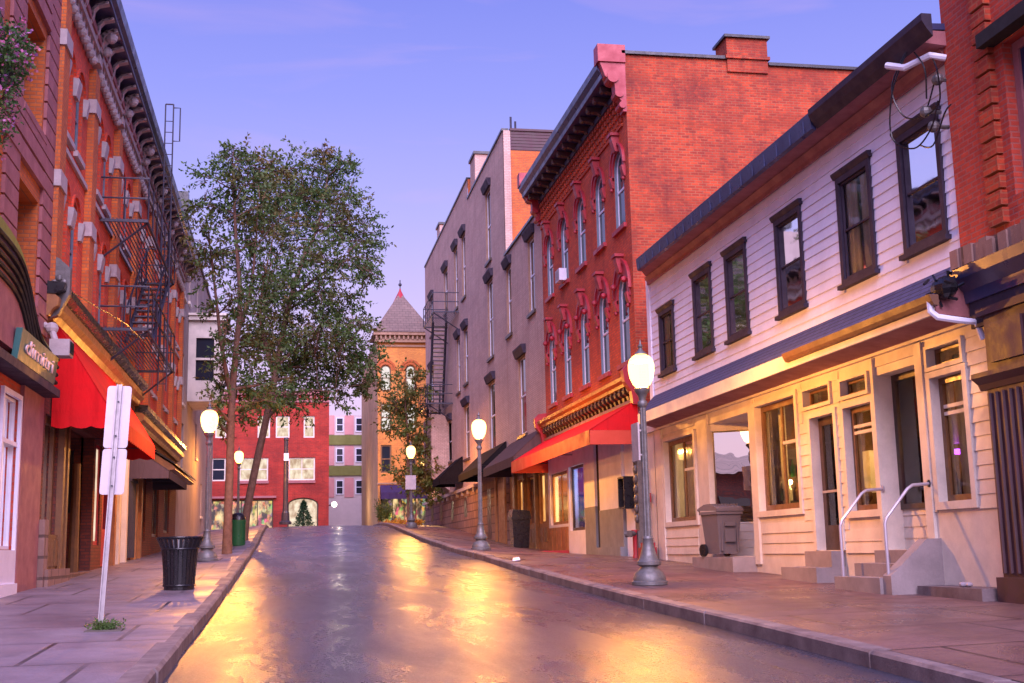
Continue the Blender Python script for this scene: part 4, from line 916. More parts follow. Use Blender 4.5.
# street level
for y0, y1, z in ((23.3, 37.4, 5.95), (37.45, 51.8, 5.35)):
    mb = MB(); LF.ext(mb, [(0, z), (.1, z), (.16, z + .12), (.26, z + .2), (.28, z + .34), (.2, z + .4), (.0, z + .42)], y0, y1); sc2 = mb.build('shop_cornice', 'ochre', rl)
    mb = MB(); LF.ext(mb, [(0, z + .42), (.2, z + .41), (.36, z + .5), (.38, z + .62), (0, z + .66)], y0 - .02, y1); mb.build('cornice_cap', 'black', sc2)
mb = MB(); LF.ext(mb, [(0, 5.9), (.22, 6.0), (.42, 6.4), (.42, 6.9), (.2, 7.1), (0, 7.15)], 23.53, 23.72)
for a in range(4): mb.ball((-4.5 + .22 + .09 * math.cos(a * 1.57), 23.52, 6.62 + .09 * math.sin(a * 1.57)), .065, 8, 5, (1, .5, 1))
mb.build('end_block', 'lampiron', rl)
gh = [(24.0, 25.4, 1.5, 4.2, 0), (26.0, 30.0, 1.12, 4.3, 0), (30.3, 31.2, 1.8, 4.2, 0), (31.6, 32.6, 1.3, 4.4, 0), (33.0, 35.2, 1.6, 4.2, 0), (35.9, 37.4, 1.4, 3.7, 0), (39.5, 41, 2, 4, 0), (43, 45, 2.2, 4.2, 0), (47, 49, 2.4, 4.3, 0)]
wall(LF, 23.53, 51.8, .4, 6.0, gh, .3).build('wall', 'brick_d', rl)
mb = MB()
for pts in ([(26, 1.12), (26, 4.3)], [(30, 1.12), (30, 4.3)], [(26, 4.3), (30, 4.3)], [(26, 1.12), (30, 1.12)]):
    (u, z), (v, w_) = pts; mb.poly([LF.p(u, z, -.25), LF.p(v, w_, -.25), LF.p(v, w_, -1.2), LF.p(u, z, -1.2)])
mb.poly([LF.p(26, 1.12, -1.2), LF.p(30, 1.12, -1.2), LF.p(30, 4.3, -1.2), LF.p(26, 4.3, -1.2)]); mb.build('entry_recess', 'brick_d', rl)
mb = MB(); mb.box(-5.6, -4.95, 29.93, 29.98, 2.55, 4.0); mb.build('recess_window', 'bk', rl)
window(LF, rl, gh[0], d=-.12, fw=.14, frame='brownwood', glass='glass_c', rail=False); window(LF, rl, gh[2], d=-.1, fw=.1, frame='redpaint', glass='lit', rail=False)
mb = MB(); LF.band(mb, outline(31.6, 32.6, 1.3, 4.4, 0), outline(31.74, 32.46, 2.2, 4.2, 0), -.1, .0, True); LF.box(mb, 31.74, 32.46, 1.4, 2.2, -.1, -.03); mb.build('door', 'redpaint', rl)
for h in gh[3:]: window(LF, rl, h, d=-.12, fw=.1, frame='darkwood', glass='litwarm' if h[0] in (35.9,) else 'glass_d', rail=False, mull=1)
mb = MB(); LF.box(mb, 24.0, 25.95, 1.0, 1.95, .001, .05); LF.box(mb, 24.15, 24.9, 1.35, 1.85, .05, .08); LF.box(mb, 25.1, 25.8, 1.35, 1.85, .05, .08); mb.build('panelled_dado', 'brownwood', rl)
mb = MB(); LF.box(mb, 23.7, 26.0, .6, 1.3, .05, .22); LF.box(mb, 23.54, 23.9, .6, 2.2, .001, .16); LF.box(mb, 26, 33, .5, 1.2, .0, .12); mb.build('stone_base', 'stone', rl)
for y in (25.5, 25.95): mb = MB(); LF.box(mb, y - .1, y + .1, 1.3, 4.6, .001, .12); mb.build('post', 'brownwood', rl)
mb = MB(); mb.lathe([(.16, 0), (.16, .2), (.1, .26), (.09, 2.2), (.13, 2.28), (.15, 2.4)], (-4.72, 26.6, 1.13), 12); mb.build('post', 'brownwood', rl); mb = MB(); mb.lathe([(.12, 0), (.09, 2.5)], (-4.75, 29.2, 1.13), 10); mb.build('post', 'brownwood', rl)
for y in (33.0, 33.9, 35.3, 37.6, 38.8): mb = MB(); LF.box(mb, y - .14, y + .14, 1.0, 5.1, .001, .14); mb.build('post', 'cream' if y in (33.9, 35.3) else 'ochre', rl)
awning(LF, rl, 24.4, 32.4, 6.05, 4.3, 3.95, 1.13, 'red_cloth', 'red_cloth', scallop=True)
awning(LF, rl, 36.2, 42.5, 4.7, 3.95, 3.72, 1.15, 'grey_cloth')
mb = MB()
for k in range(9): mb.tube([LF.p(36.0 + k * .17, 1.5, .1), LF.p(36.0 + k * .17, 3.7, .1)], .02, 5)
LF.box(mb, 35.95, 37.5, 3.65, 3.72, .05, .15); mb.build('gate', 'iron', rl)
mb = MB(); LF.ext(mb, [(.0, 5.0), (.7, 4.55), (.75, 4.42), (.6, 4.4), (.0, 4.4)], 42.6, 51.6); mb.build('pent_roof', 'ochre', rl)
mb = MB(); LF.ext(mb, [(.0, 5.06), (.72, 4.6), (.78, 4.56), (.78, 4.62), (.0, 5.14)], 42.5, 51.7); mb.build('pent_roof_cover', 'black', rl)
fire_escape(rl, LF, [(29.5, 36.5, 9.55), (30.1, 37.0, 7.0)], [(36.2, 9.55, 32.2, 7.0, .35, 1.0)], 1.12)
mb = MB()
for d in (.95, 1.17): mb.tube([LF.p(34.4, 6.0, d), LF.p(34.4, 14.3, d)], .022, 6)
for k in range(24): mb.tube([LF.p(34.4, 6.2 + k * .33, .95), LF.p(34.4, 6.2 + k * .33, 1.17)], .013, 5)
mb.tube([LF.p(34.4, 14.3, 1.17), LF.p(34.4, 14.3, .95)], .022, 6); mb.tube([LF.p(34.4, 14.2, 1.17), LF.p(34.4, 14.2, 1.36), LF.p(34.4, 13.2, 1.36), LF.p(34.4, 13.2, 1.17)], .02, 6); mb.build('roof_ladder', 'iron', rl)
# wires along the left facade
mb = MB(); mb.tube([LF.p(23.4, 6.55, .25), LF.p(27, 6.5, 1.0), LF.p(30.2, 6.6, 1.1)], .012, 4); mb.build('cable', 'black', rl)

# ------------------------------------------------------------------ left: grey building with oriel
gb = thing('stucco_building', (-4.5, 63, 2.4), 'grey brown stucco building with cream oriel window beyond the red brick row', 'building')
gw = [(53.0, 54.0, 12.6, 14.6, 0), (55.6, 56.5, 12.9, 14.9, 0), (60.5, 61.4, 12.9, 14.9, 0), (53.2, 54.2, 8.0, 10.2, 0), (53.6, 54.6, 5.2, 7.2, 0), (61.5, 62.5, 6.3, 8.0, 0), (66, 67, 3.6, 5.3, 0)]
wall(LF, 51.82, 76, 1.4, 16.0, gw, .3).build('wall', 'stucco_l', gb)
shell(gb, -13, -4.5, 51.83, 76, 1.4, 15.9, 'stucco_l', 'BFLT')
mb = MB(); LF.box(mb, 51.82, 76, 16.0, 16.12, -.3, .1); mb.box(-4.9, -4.3, 51.7, 52.3, 16.1, 16.9); mb.build('coping', 'black', gb)
for h in gw: window(LF, gb, h, d=-.15, fw=.1, frame='sandstone', glass='glass_d', sill=.1, sillm='cream')
mb = MB(); mb.box(-4.49, -3.05, 56.0, 59.5, 8.5, 9.3); mb.box(-4.49, -3.05, 56.0, 56.25, 9.3, 12.0); 
orx = Fr('Y', 56.0, -1)
ob = wall(orx, -4.49, -3.05, 8.4, 12.1, [(-4.15, -3.35, 9.35, 11.3, 0)], .2)
obf = Fr('X', -3.05, 1); wall(obf, 56, 59.5, 8.4, 12.1, [(56.6, 58.9, 9.35, 11.3, 0)], .2, mb=ob)
ob.poly([(-4.49, 59.5, 8.4), (-3.05, 59.5, 8.4), (-3.05, 59.5, 12.1), (-4.49, 59.5, 12.1)]); ob.poly([(-4.49, 56, 8.4), (-3.05, 56, 8.4), (-3.05, 59.5, 8.4), (-4.49, 59.5, 8.4)])
orl = ob.build('oriel', 'cream', gb)
mb = MB(); mb.box(-4.49, -2.85, 55.8, 59.7, 12.102, 12.3); mb.box(-4.49, -2.75, 55.7, 59.8, 12.302, 12.4); mb.build('oriel_cornice', 'cream', orl)
mb = MB(); mb.box(-4.15, -3.35, 56.1, 56.13, 9.35, 11.3); mb.box(-3.2, -3.16, 56.6, 58.9, 9.35, 11.3); mb.build('oriel_pane', 'glass_d', orl)
mb = MB(); mb.box(-4.15, -3.35, 55.98, 56.06, 10.28, 10.38); mb.build('oriel_rail', 'cream', orl)

# ------------------------------------------------------------------ far end of the street
fr_ = thing('shop_building', (-1.3, 90, 3), 'bright red brick shop building across the street end with lit shop front and upper panes made to glow as reflected sky behind the trees', 'building')
FF = Fr('Y', 90.0, -1)
fh = [(1.1, 1.9, 9.95, 11.55, 0), (-2.2, -1.3, 9.95, 11.55, 0), (-.9, 0.1, 9.95, 11.55, 0), (-5.2, -4.4, 9.95, 11.55, 0), (.05, 1.95, 6.85, 8.5, 0), (-3.45, -1.4, 6.85, 8.5, 0), (-5.4, -4.4, 6.85, 8.5, 0)]
fs = [(-5.5, -1.0, 3.2, 5.5, 0), (.0, 2.2, 2.9, 5.6, .5)]
wall(FF, -14, 2.95, 2.5, 13.1, fh + fs, .3).build('wall', 'far_red', fr_); shell(fr_, -14, 2.95, 90.02, 102, 2.5, 13.0, 'far_red', 'BLRT')
mb = MB()
for k in range(34): FF.box(mb, -14 + k * .5, -13.8 + k * .5, 12.75, 13.02, .001, .12)
FF.box(mb, -14, 2.95, 12.55, 12.7, .001, .08); FF.box(mb, -14, 3.0, 13.1, 13.35, -.2, .2); FF.box(mb, -6, -.8, 5.6, 5.75, .001, .2); FF.box(mb, .02, 1.98, 6.65, 6.83, .001, .1); FF.box(mb, -3.5, -1.35, 6.65, 6.83, .001, .1); mb.build('trim', 'quoin', fr_)
for h in fh: window(FF, fr_, h, d=-.15, fw=.1, frame='cream', glass='glass_d' if h[0] == -5.4 else 'lit', mull=1 if h[1] - h[0] > 1.5 else 0)  # pale panes glow to imitate reflected sky
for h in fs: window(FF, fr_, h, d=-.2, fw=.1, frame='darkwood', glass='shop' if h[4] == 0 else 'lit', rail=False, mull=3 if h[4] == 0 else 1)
tree_fir = thing('evergreen_tree', (1.15, 89.0, 3.0), 'small dark green conical evergreen in front of the arched doorway of the red shop', 'tree')
def leafspray(mb, c, d, n, ll, lw, spread, droop=.3):
    """a twig with alternate leaves along it"""
    d = d.normalized(); p = Vector(c)
    for i in range(n):
        p = p + d * (spread / n); q = Vector((random.gauss(0, 1), random.gauss(0, 1), random.gauss(0, 1) - droop)).normalized()
        a = (d * .6 + q).normalized(); s_ = a.cross(Vector((random.gauss(0, 1), random.gauss(0, 1), random.gauss(0, 1)))).normalized()
        l = ll * random.uniform(.7, 1.3); w_ = lw * random.uniform(.7, 1.2); k = len(mb.v)
        mb.v += [tuple(p), tuple(p + a * l * .5 + s_ * w_), tuple(p + a * l), tuple(p + a * l * .5 - s_ * w_)]; mb.f.append((k, k + 1, k + 2, k + 3))
mb = MB()
for k in range(420):
    z = random.random() ** 1.2; r_ = .75 * (1 - z) + .05; a = random.uniform(0, 6.28); leafspray(mb, (1.15 + r_ * .4 * math.cos(a), 89 + r_ * .4 * math.sin(a), 3.1 + z * 2.2), Vector((math.cos(a), math.sin(a), .1)), 6, .16, .03, r_ * .7)
mb.build('crown', 'fir', tree_fir); mb = MB(); mb.tube([(1.15, 89, 3.0), (1.15, 89, 5.2)], [.06, .02], 6); mb.build('trunk', 'bark', tree_fir)

fp = thing('apartment_building', (4.5, 108, 3), 'pale pink panelled building with olive bands seen in the gap beside the red shop', 'building')
PF = Fr('Y', 108.0, -1)
wall(PF, 2.0, 7.5, 2.5, 13.6, [], .2).build('wall', 'palepanel', fp); shell(fp, 2.0, 7.5, 108.02, 118, 2.5, 13.5, 'palepanel', 'BLRT')
mb = MB()
for z in (8.3, 11.0): PF.box(mb, 2, 7.5, z, z + .85, .001, .15)
mb.build('spandrel_band', 'olive', fp)
for z in (6.4, 9.2, 11.9):
    for x in (3.2, 4.9, 6.6):
        mb = MB(); PF.box(mb, x, x + .8, z, z + 1.7, .001, .06); mb.build('panel', 'pinkpanel', fp); window(PF, fp, (x - .75, x - .1, z + .25, z + 1.5, 0), d=.01, fw=.07, frame='white', glass='glass_d')

tw = thing('brick_tower', (8, 85, 3), 'golden brick tower building with slate pyramid roof and arched top windows', 'building')
TF = Fr('Y', 85.0, -1)
th = [(6.35, 7.1, 12.75, 14.6, .37), (8.1, 8.85, 12.75, 14.6, .37), (6.35, 7.1, 9.9, 11.85, 0), (8.1, 8.85, 9.9, 11.85, 0), (6.35, 7.1, 7.0, 8.95, 0), (8.1, 8.85, 7.0, 8.95, 0)]
ts = [(6.35, 9.6, 3.1, 5.3, 0)]
wall(TF, 6.15, 10.2, 2.5, 16.2, th + ts, .3).build('wall', 'brick_t', tw)
shell(tw, 6.15, 10.2, 85.02, 104, 2.5, 16.2, 'tan', 'LBR')
mb = MB(); TF.box(mb, 5.95, 10.4, 16.2, 16.4, -.3, .25); TF.box(mb, 5.85, 10.5, 16.7, 16.9, -.3, .4)
for k in range(14): TF.box(mb, 6.0 + k * .32, 6.12 + k * .32, 16.4, 16.7, -.1, .32)
TF.box(mb, 6.02, 10.3, 16.4, 16.7, -.3, .1); mb.build('cornice', 'sandstone', tw)
for z in (15.9, 6.2): mb = MB(); TF.box(mb, 6.1, 10.25, z, z + .12, .001, .09); mb.build('string_course', 'sandstone', tw)
mb = MB(); ap = (7.95, 87.0, 20.3); bs_ = [(5.85, 84.55, 16.92), (10.1, 84.55, 16.92), (10.1, 89.5, 16.92), (5.85, 89.5, 16.92)]
for i in range(4): mb.poly([bs_[i], bs_[(i + 1) % 4], ap])
mb.poly(bs_); rfo = mb.build('roof', 'slate', tw)
mb = MB(); mb.lathe([(.5, -.75), (.25, -.25), (.08, .1), (.05, .25)], ap, 8); mb.build('roof_cap', 'redpaint', rfo); mb = MB(); mb.tube([ap, (ap[0], ap[1], ap[2] + .9)], .04, 6); mb.ball((ap[0], ap[1], ap[2] + .55), .13, 8, 6); mb.build('finial', 'iron', rfo)
mb = MB(); mb.box(6.16, 10.19, 85.03, 104, 16.2, 16.9); mb.build('attic_wall', 'sandstone', tw)
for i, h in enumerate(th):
    w = window(TF, tw, h, d=-.15, fw=.1, frame='brownwood', glass='skyglow' if i < 4 else 'glass_d')  # upper panes carry the reflected sky as emission
    if h[4] > 0:
        mb = MB(); c = (h[0] + h[1]) / 2; zs = h[3] - .37; arc = lambda rr: [(c + rr * math.cos(math.pi * (1 - i_ / 10)), zs + rr * math.sin(math.pi * (1 - i_ / 10))) for i_ in range(11)]
        TF.band(mb, arc(.75), arc(.6), .001, .08); TF.band(mb, arc(.56), arc(.4), .001, .05); mb.build('hood', 'brick_o', w)
window(TF, tw, ts[0], d=-.25, fw=.1, frame='darkwood', glass='shop', rail=False, mull=3)
awning(TF, tw, 6.3, 10.1, 6.15, 5.6, 5.15, .9, 'navy_cloth')

# ------------------------------------------------------------------ street furniture
def make_lamp(loc, label, energy=540):
    o = thing('street_lamp', loc, label, 'street lamp', 'acorn globe street lamps along the pavements'); o.scale = (1, 1, 1.025)
    mb = MB(); mb.lathe([(.3, 0), (.3, .05), (.27, .07), (.27, .12), (.23, .2), (.15, .26), (.14, .29), (.2, .32), (.2, .37), (.165, .4), (.13, .5), (.1, .62), (.085, .72), (.095, .74), (.07, .78)], (0, 0, 0), 16); mb.build('base', 'lampiron', o, local=True, smooth=True)
    mb = MB(); mb.lathe([(.068, .78), (.055, 2.86), (.052, 2.9)], (0, 0, 0), 20, .14); mb.build('post', 'lampiron', o, local=True)
    mb = MB(); mb.lathe([(.052, 2.88), (.085, 2.92), (.085, 2.97), (.06, 3.0), (.065, 3.06), (.1, 3.12), (.13, 3.16), (.13, 3.2), (.1, 3.22)], (0, 0, 0), 14); mb.build('capital', 'lampiron', o, local=True, smooth=True)
    mb = MB(); mb.lathe([(.1, 3.22), (.15, 3.27), (.2, 3.38), (.222, 3.5), (.222, 3.6), (.2, 3.68), (.15, 3.74), (.07, 3.78)], (0, 0, 0), 20); mb.build('globe', 'globe', o, local=True, smooth=True)
    mb = MB(); mb.lathe([(.11, 3.775), (.1, 3.8), (.05, 3.83), (.03, 3.88), (.045, 3.91), (.02, 3.95), (.008, 4.02)], (0, 0, 0), 12); mb.build('finial', 'lampiron', o, local=True, smooth=True)
    l = bpy.data.lights.new('lamp_bulb', 'POINT'); l.energy = energy; l.color = (1, .37, .06); l.shadow_soft_size = .07
    lo = bpy.data.objects.new('lamp_bulb', l); COL.objects.link(lo); lo.location = (0, 0, 3.595); lo.parent = o
    mb = MB(); mb.lathe([(.005, 3.69), (.10, 3.675), (.185, 3.645), (.19, 3.655), (.10, 3.69)], (0, 0, 0), 18); mb.build('added_uplight_shield', 'sign', o, local=True)  # disc added unseen inside the globe to cut off upward light
    return o
lamps = [((5.92, 19.8, walkz_r(5.92, 19.8)), 'large lit street lamp before the white clapboard house with small plate on post'),
         ((5.65, 36.1, walkz_r(5.65, 36.1)), 'grey iron street lamp with lit globe before the mauve stucco buildings'),
         ((5.78, 58.1, walkz_r(5.78, 58.1)), 'small lit street lamp with pale plate standing before the golden brick tower'),
         ((-2.02, 32.4, walkz_l(-2.02, 32.4)), 'lit street lamp behind the black slatted bin, beside the slender tree'),
         ((-2.4, 62.0, walkz_l(-2.4, 62.0)), 'small lit street lamp partly hidden between two tree trunks')]
L0 = make_lamp(*lamps[0])
for loc, lab in lamps[1:]:
    c = copytree(L0); c.location = loc; c['label'] = lab
mb = MB(); mb.box(-.16, -.13, -.2, .2, 2.0, 2.62); mb.tube([(-.14, 0, 2.5), (0, 0, 2.5)], .02, 6); mb.tube([(-.14, 0, 2.1), (0, 0, 2.1)], .02, 6); mb.build('sign_plate', 'whitestone', L0, local=True)
L2 = [o for o in COL.objects if o.get('label') == lamps[2][1]][0]
mb = MB(); mb.box(-.28, .22, -.14, -.11, 1.75, 2.4); mb.build('sign_plate', 'sign', L2, local=True)
for i, (x, y, z) in enumerate(((8.55, 71.5, 6.3), (8.5, 77.0, 7.0))):
    o = thing('wall_lantern', (x, y, z), ('glowing globe lantern on wall bracket near stucco oriel', 'glowing globe lantern at far end of stucco wall beside golden tower')[i], 'wall lamp', 'wall lanterns of the stucco block')
    mb = MB(); mb.ball((0, 0, 0), .24, 12, 8); mb.build('globe', 'globe', o, local=True, smooth=True); mb = MB(); mb.tube([(0, 0, .2), (0, 0, .35), (.25, 0, .4), (.5, 0, .3)], .025, 6); mb.build('bracket', 'iron', o, local=True)
    l = bpy.data.lights.new('lantern_bulb', 'POINT'); l.energy = 450; l.color = (1, .5, .14); l.shadow_soft_size = .1; lo = bpy.data.objects.new('lantern_bulb', l); COL.objects.link(lo); lo.parent = o
# tall dark pole at the crest
o = thing('utility_pole', (-.1, 66, zroad(66) + .15), 'dark iron pole with small white notice before the red shop building', 'pole')
mb = MB(); mb.lathe([(.32, 0), (.32, .12), (.22, .2), (.2, .6), (.16, .7), (.13, 1.2), (.11, 4.4), (.14, 4.5), (.1, 4.6)], (0, 0, 0), 12); mb.build('post', 'iron', o, local=True); mb = MB(); mb.box(-.12, .14, -.15, -.12, 3.35, 3.75); mb.build('notice', 'white', o, local=True)

# leaning street sign (seen from behind)
o = thing('street_sign', (-2.07, 14.67, walkz_l(-2.07, 14.67)), 'leaning street sign seen from behind, two blank pale plates on a steel post', 'sign')
mb = MB(); A = Vector((0, 0, -.1)); Bv = Vector((.12, .05, 2.8))
for s0, s1 in ((-.03, -.018), (.018, .03)): mb.hexa([A + Vector((s0, -.015, 0)), A + Vector((s1, -.015, 0)), A + Vector((s1, .03, 0)), A + Vector((s0, .03, 0)), Bv + Vector((s0, -.015, 0)), Bv + Vector((s1, -.015, 0)), Bv + Vector((s1, .03, 0)), Bv + Vector((s0, .03, 0))])
mb.hexa([A + Vector((-.018, .018, 0)), A + Vector((.018, .018, 0)), A + Vector((.018, .03, 0)), A + Vector((-.018, .03, 0)), Bv + Vector((-.018, .018, 0)), Bv + Vector((.018, .018, 0)), Bv + Vector((.018, .03, 0)), Bv + Vector((-.018, .03, 0))])
mb.build('post', 'signpost', o, local=True)
def plate(z0, z1, w_):
    mb = MB(); d = (Bv - A).normalized(); c0 = A + d * (z0 + .1); c1 = A + d * (z1 + .1); r_ = .035; pts = []
    ax = Vector((1, .12, 0)).normalized(); upd = d
    hw, hh = w_ / 2, (z1 - z0) / 2; c = (c0 + c1) / 2
    for sx, sy, a0 in ((1, 1, 0), (-1, 1, 90), (-1, -1, 180), (1, -1, 270)):
        for k in range(4): a = R(a0 + 30 * k); pts.append((sx * (hw - r_) + r_ * math.cos(a), sy * (hh - r_) + r_ * math.sin(a)))
    f = Vector((0, .036, 0)); mb.prism([c + ax * u + upd * v + f for u, v in pts], [c + ax * u + upd * v + f + Vector((0, .004, 0)) for u, v in pts]); return mb.build('plate', 'sign', o, local=True)
plate(2.06, 2.79, .27); plate(1.52, 2.05, .27)
mb = MB()
for z in (2.6, 2.2, 1.95, 1.62): q = A + (Bv - A).normalized() * (z + .1); mb.tube([q + Vector((0, -.0, 0)), q + Vector((0, .02, 0))], .012, 6)
mb.build('bolt', 'iron', o, local=True)

# black slatted bin
o = thing('litter_bin', (-1.8, 21.75, walkz_l(-1.8, 21.75)), 'black slatted metal litter bin with flared rim near the leaning sign', 'bin')
mb = MB(); n = 26
prof = [(.255, .06), (.265, .3), (.285, .55), (.30, .68), (.385, .86)]
for k in range(n):
    a0 = 2 * math.pi * k / n; w_ = .026
    for (r0, z0), (r1, z1) in zip(prof, prof[1:]):
        def q(r_, z, da, dr): return ((r_ + dr) * math.cos(a0 + da / r_), (r_ + dr) * math.sin(a0 + da / r_), z)
        mb.hexa([q(r0, z0, -w_, 0), q(r0, z0, w_, 0), q(r0, z0, w_, .008), q(r0, z0, -w_, .008), q(r1, z1, -w_, 0), q(r1, z1, w_, 0), q(r1, z1, w_, .008), q(r1, z1, -w_, .008)])
mb.build('slats', 'black', o, local=True)
def ring(r_, z, t_): mb.tube([(r_ * math.cos(2 * math.pi * k / 32), r_ * math.sin(2 * math.pi * k / 32), z) for k in range(33)], t_, 6, False)
mb = MB(); ring(.385, .87, .02); ring(.305, .68, .018); ring(.262, .07, .018); mb.build('rim', 'black', o, local=True, smooth=True)
mb = MB(); mb.lathe([(.22, .03), (.24, .08), (.25, .66), (.24, .66), (.22, .1)], (0, 0, 0), 20); mb.build('liner', 'bk', o, local=True); mb = MB(); mb.lathe([(.25, 0), (.25, .06), (.2, .065)], (0, 0, 0), 20); mb.build('base', 'black', o, local=True)
# green bin
o = thing('litter_bin', (-1.67, 43.2, walkz_l(-1.67, 43.2)), 'dark green domed litter bin beside the leaning tree trunk', 'bin')
mb = MB(); mb.lathe([(.24, 0), (.26, .05), (.27, .8), (.28, .82), (.28, .86), (.25, .88)], (0, 0, 0), 18); mb.build('body', 'greenbin', o, local=True, smooth=True); mb = MB(); mb.lathe([(.27, .88), (.25, .98), (.18, 1.08), (.08, 1.12)], (0, 0, 0), 18); mb.build('lid', 'black', o, local=True, smooth=True)
# wheelie bin on step
o = thing('wheelie_bin', (8.83, 24.25, 1.245), 'grey plastic wheelie bin on the concrete step of the white building', 'bin'); o.rotation_euler = (0, 0, R(12))
mb = MB(); mb.hexa([(-.22, -.26, .06), (.22, -.26, .06), (.22, .24, .06), (-.22, .24, .06), (-.29, -.33, .9), (.29, -.33, .9), (.29, .3, .9), (-.29, .3, .9)])
mb.box(-.315, .315, -.36, .33, .86, .92); mb.box(-.12, .12, -.345, -.30, .3, .56); mb.box(-.12, .12, -.36, -.32, .62, .7)
mb.box(-.2, -.17, -.33, -.26, .12, .8); mb.box(.17, .2, -.33, -.26, .12, .8); mb.build('body', 'bin', o, local=True)
mb = MB(); mb.prism([(-.32, -.38, .922), (-.32, .34, .95), (-.32, .34, 1.0), (-.32, .1, 1.07), (-.32, -.3, 1.02), (-.32, -.38, .97)], [(.32, -.38, .922), (.32, .34, .95), (.32, .34, 1.0), (.32, .1, 1.07), (.32, -.3, 1.02), (.32, -.38, .97)])
for k in range(9): mb.box(-.3 + k * .072, -.27 + k * .072, -.2, .08, 1.03, 1.075)
mb.build('lid', 'bin', o, local=True)
mb = MB(); mb.tube([(-.28, .36, .93), (-.28, .44, .97), (.28, .44, .97), (.28, .36, .93)], .018, 6); mb.build('handle', 'bin', o, local=True)
for x in (-.31, .25): mb = MB(); mb.tube([(x, .26, .135), (x + .06, .26, .135)], .13, 16); mb.tube([(x - .005, .26, .135), (x + .065, .26, .135)], .05, 10); mb.build('wheel', 'black', o, local=True)
# dark bin at the shop front
o = thing('litter_bin', (8.25, 43.6, walkz_r(8.25, 43.6)), 'dark hooded litter bin outside the shop with plum awning', 'bin')
mb = MB(); mb.hexa([(-.27, -.3, 0), (.27, -.3, 0), (.27, .3, 0), (-.27, .3, 0), (-.33, -.36, 1.0), (.33, -.36, 1.0), (.33, .36, 1.0), (-.33, .36, 1.0)]); mb.build('body', 'black', o, local=True)
mb = MB(); mb.box(-.36, .36, -.4, .4, 1.0, 1.08); mb.prism([(-.36, -.4, 1.08), (.36, -.4, 1.08), (.3, -.4, 1.3), (-.3, -.4, 1.36)], [(-.36, .4, 1.08), (.36, .4, 1.08), (.3, .4, 1.3), (-.3, .4, 1.36)]); mb.build('hood', 'black', o, local=True)
# payphone, alarm box, standpipe, floodlight, AC, cables, basket
o = thing('payphone', (8.95, 31.15, 2.9), 'dark wall payphone in blue lined box on white painted shop wall', 'payphone')
mb = MB(); RP_ = lambda u, z, d: (-d, u, z)
f0 = Fr('X', 0, -1)
f0.band(mb, outline(-.3, .3, -.42, .42, 0), outline(-.25, .25, -.37, .37, 0), 0, .32, True); f0.box(mb, -.26, .26, -.38, .38, .0, .04); mb.build('hood', 'black', o, local=True)
mb = MB(); f0.box(mb, -.14, .14, -.3, .25, .041, .16); f0.box(mb, -.1, .1, -.05, .15, .16, .175); mb.build('phone_body', 'navy', o, local=True)
mb = MB(); mb.tube([(-.19, -.16, .2), (-.22, -.16, .05), (-.19, -.16, -.12)], .03, 6); mb.tube([(-.17, -.16, -.12), (-.12, -.1, -.33), (-.1, .05, -.28)], .01, 5); mb.build('handset', 'black', o, local=True)
o = tag(MB(), None) if False else None
mb = MB(); f0.box(mb, -.09, .09, -.11, .11, 0, .1); mb.tube([(-.05, 0, -.1), (-.05, 0, -.6)], .015, 5); a_o = mb.build('alarm_box', 'redpaint', None, local=True); a_o.location = (8.95, 29.6, 2.7); tag(a_o, 'small red alarm box fixed to white wall behind the large street lamp', 'alarm box')
o = thing('standpipe', (8.7, 30.2, walkz_r(8.7, 30.2)), 'red and grey fire standpipe with two capped outlets at the wall foot', 'standpipe')
mb = MB(); mb.lathe([(.09, 0), (.07, .1), (.07, .6), (.1, .65), (.1, .7)], (0, 0, 0), 10); mb.build('pipe', 'redpaint', o, local=True, smooth=True); mb = MB()
for s_ in (-1, 1): mb.tube([(0, 0, .62), (-.16, s_ * .14, .6)], .07, 10); mb.tube([(-.15, s_ * .13, .6), (-.2, s_ * .17, .6)], .085, 10)
mb.build('outlet', 'lampiron', o, local=True)
mb = MB(); mb.box(-.15, .15, -.3, .3, 0, .28); mb.box(-.17, .13, -.26, -.02, .281, .4); b_o = mb.build('paving_brick', 'redpaint', None, local=True); b_o.location = (8.75, 29.35, walkz_r(8.75, 29.3)); tag(b_o, 'pair of red bricks lying at the foot of the white corner wall', 'brick')
o = thing('floodlight', (-4.2, 22.9, 5.25), 'pale boxy floodlight bracketed to the wall beside the sage sign board', 'floodlight')
mb = MB(); mb.box(-.05, .3, -.2, .2, -.15, .15); mb.build('housing', 'whitestone', o, local=True); mb = MB(); mb.box(.305, .32, -.16, .16, -.11, .11); mb.build('lens', 'glass_d', o, local=True); mb = MB(); mb.tube([(0, .1, .15), (-.1, .25, .4), (-.25, .3, .5)], .06, 8); mb.ball((-.1, .25, .42), .12, 8, 6); mb.build('bracket', 'whitestone', o, local=True)
o = thing('air_conditioner', (8.93, 38.42, 10.22), 'white box air conditioner in an upper arched window of the red brick building', 'air conditioner')
mb = MB(); mb.box(-.2, .05, -.3, .3, 0, .4); mb.build('casing', 'white', o, local=True); mb = MB()
for k in range(8): mb.box(-.212, -.2, -.28, .28, .05 + k * .043, .075 + k * .043)
mb.build('grille', 'sign', o, local=True)
o = thing('cable_bundle', (8.6, 14.75, 7.9), 'tangle of dark power cables with insulators under the eave beside brick wall', 'cables')
mb = MB()
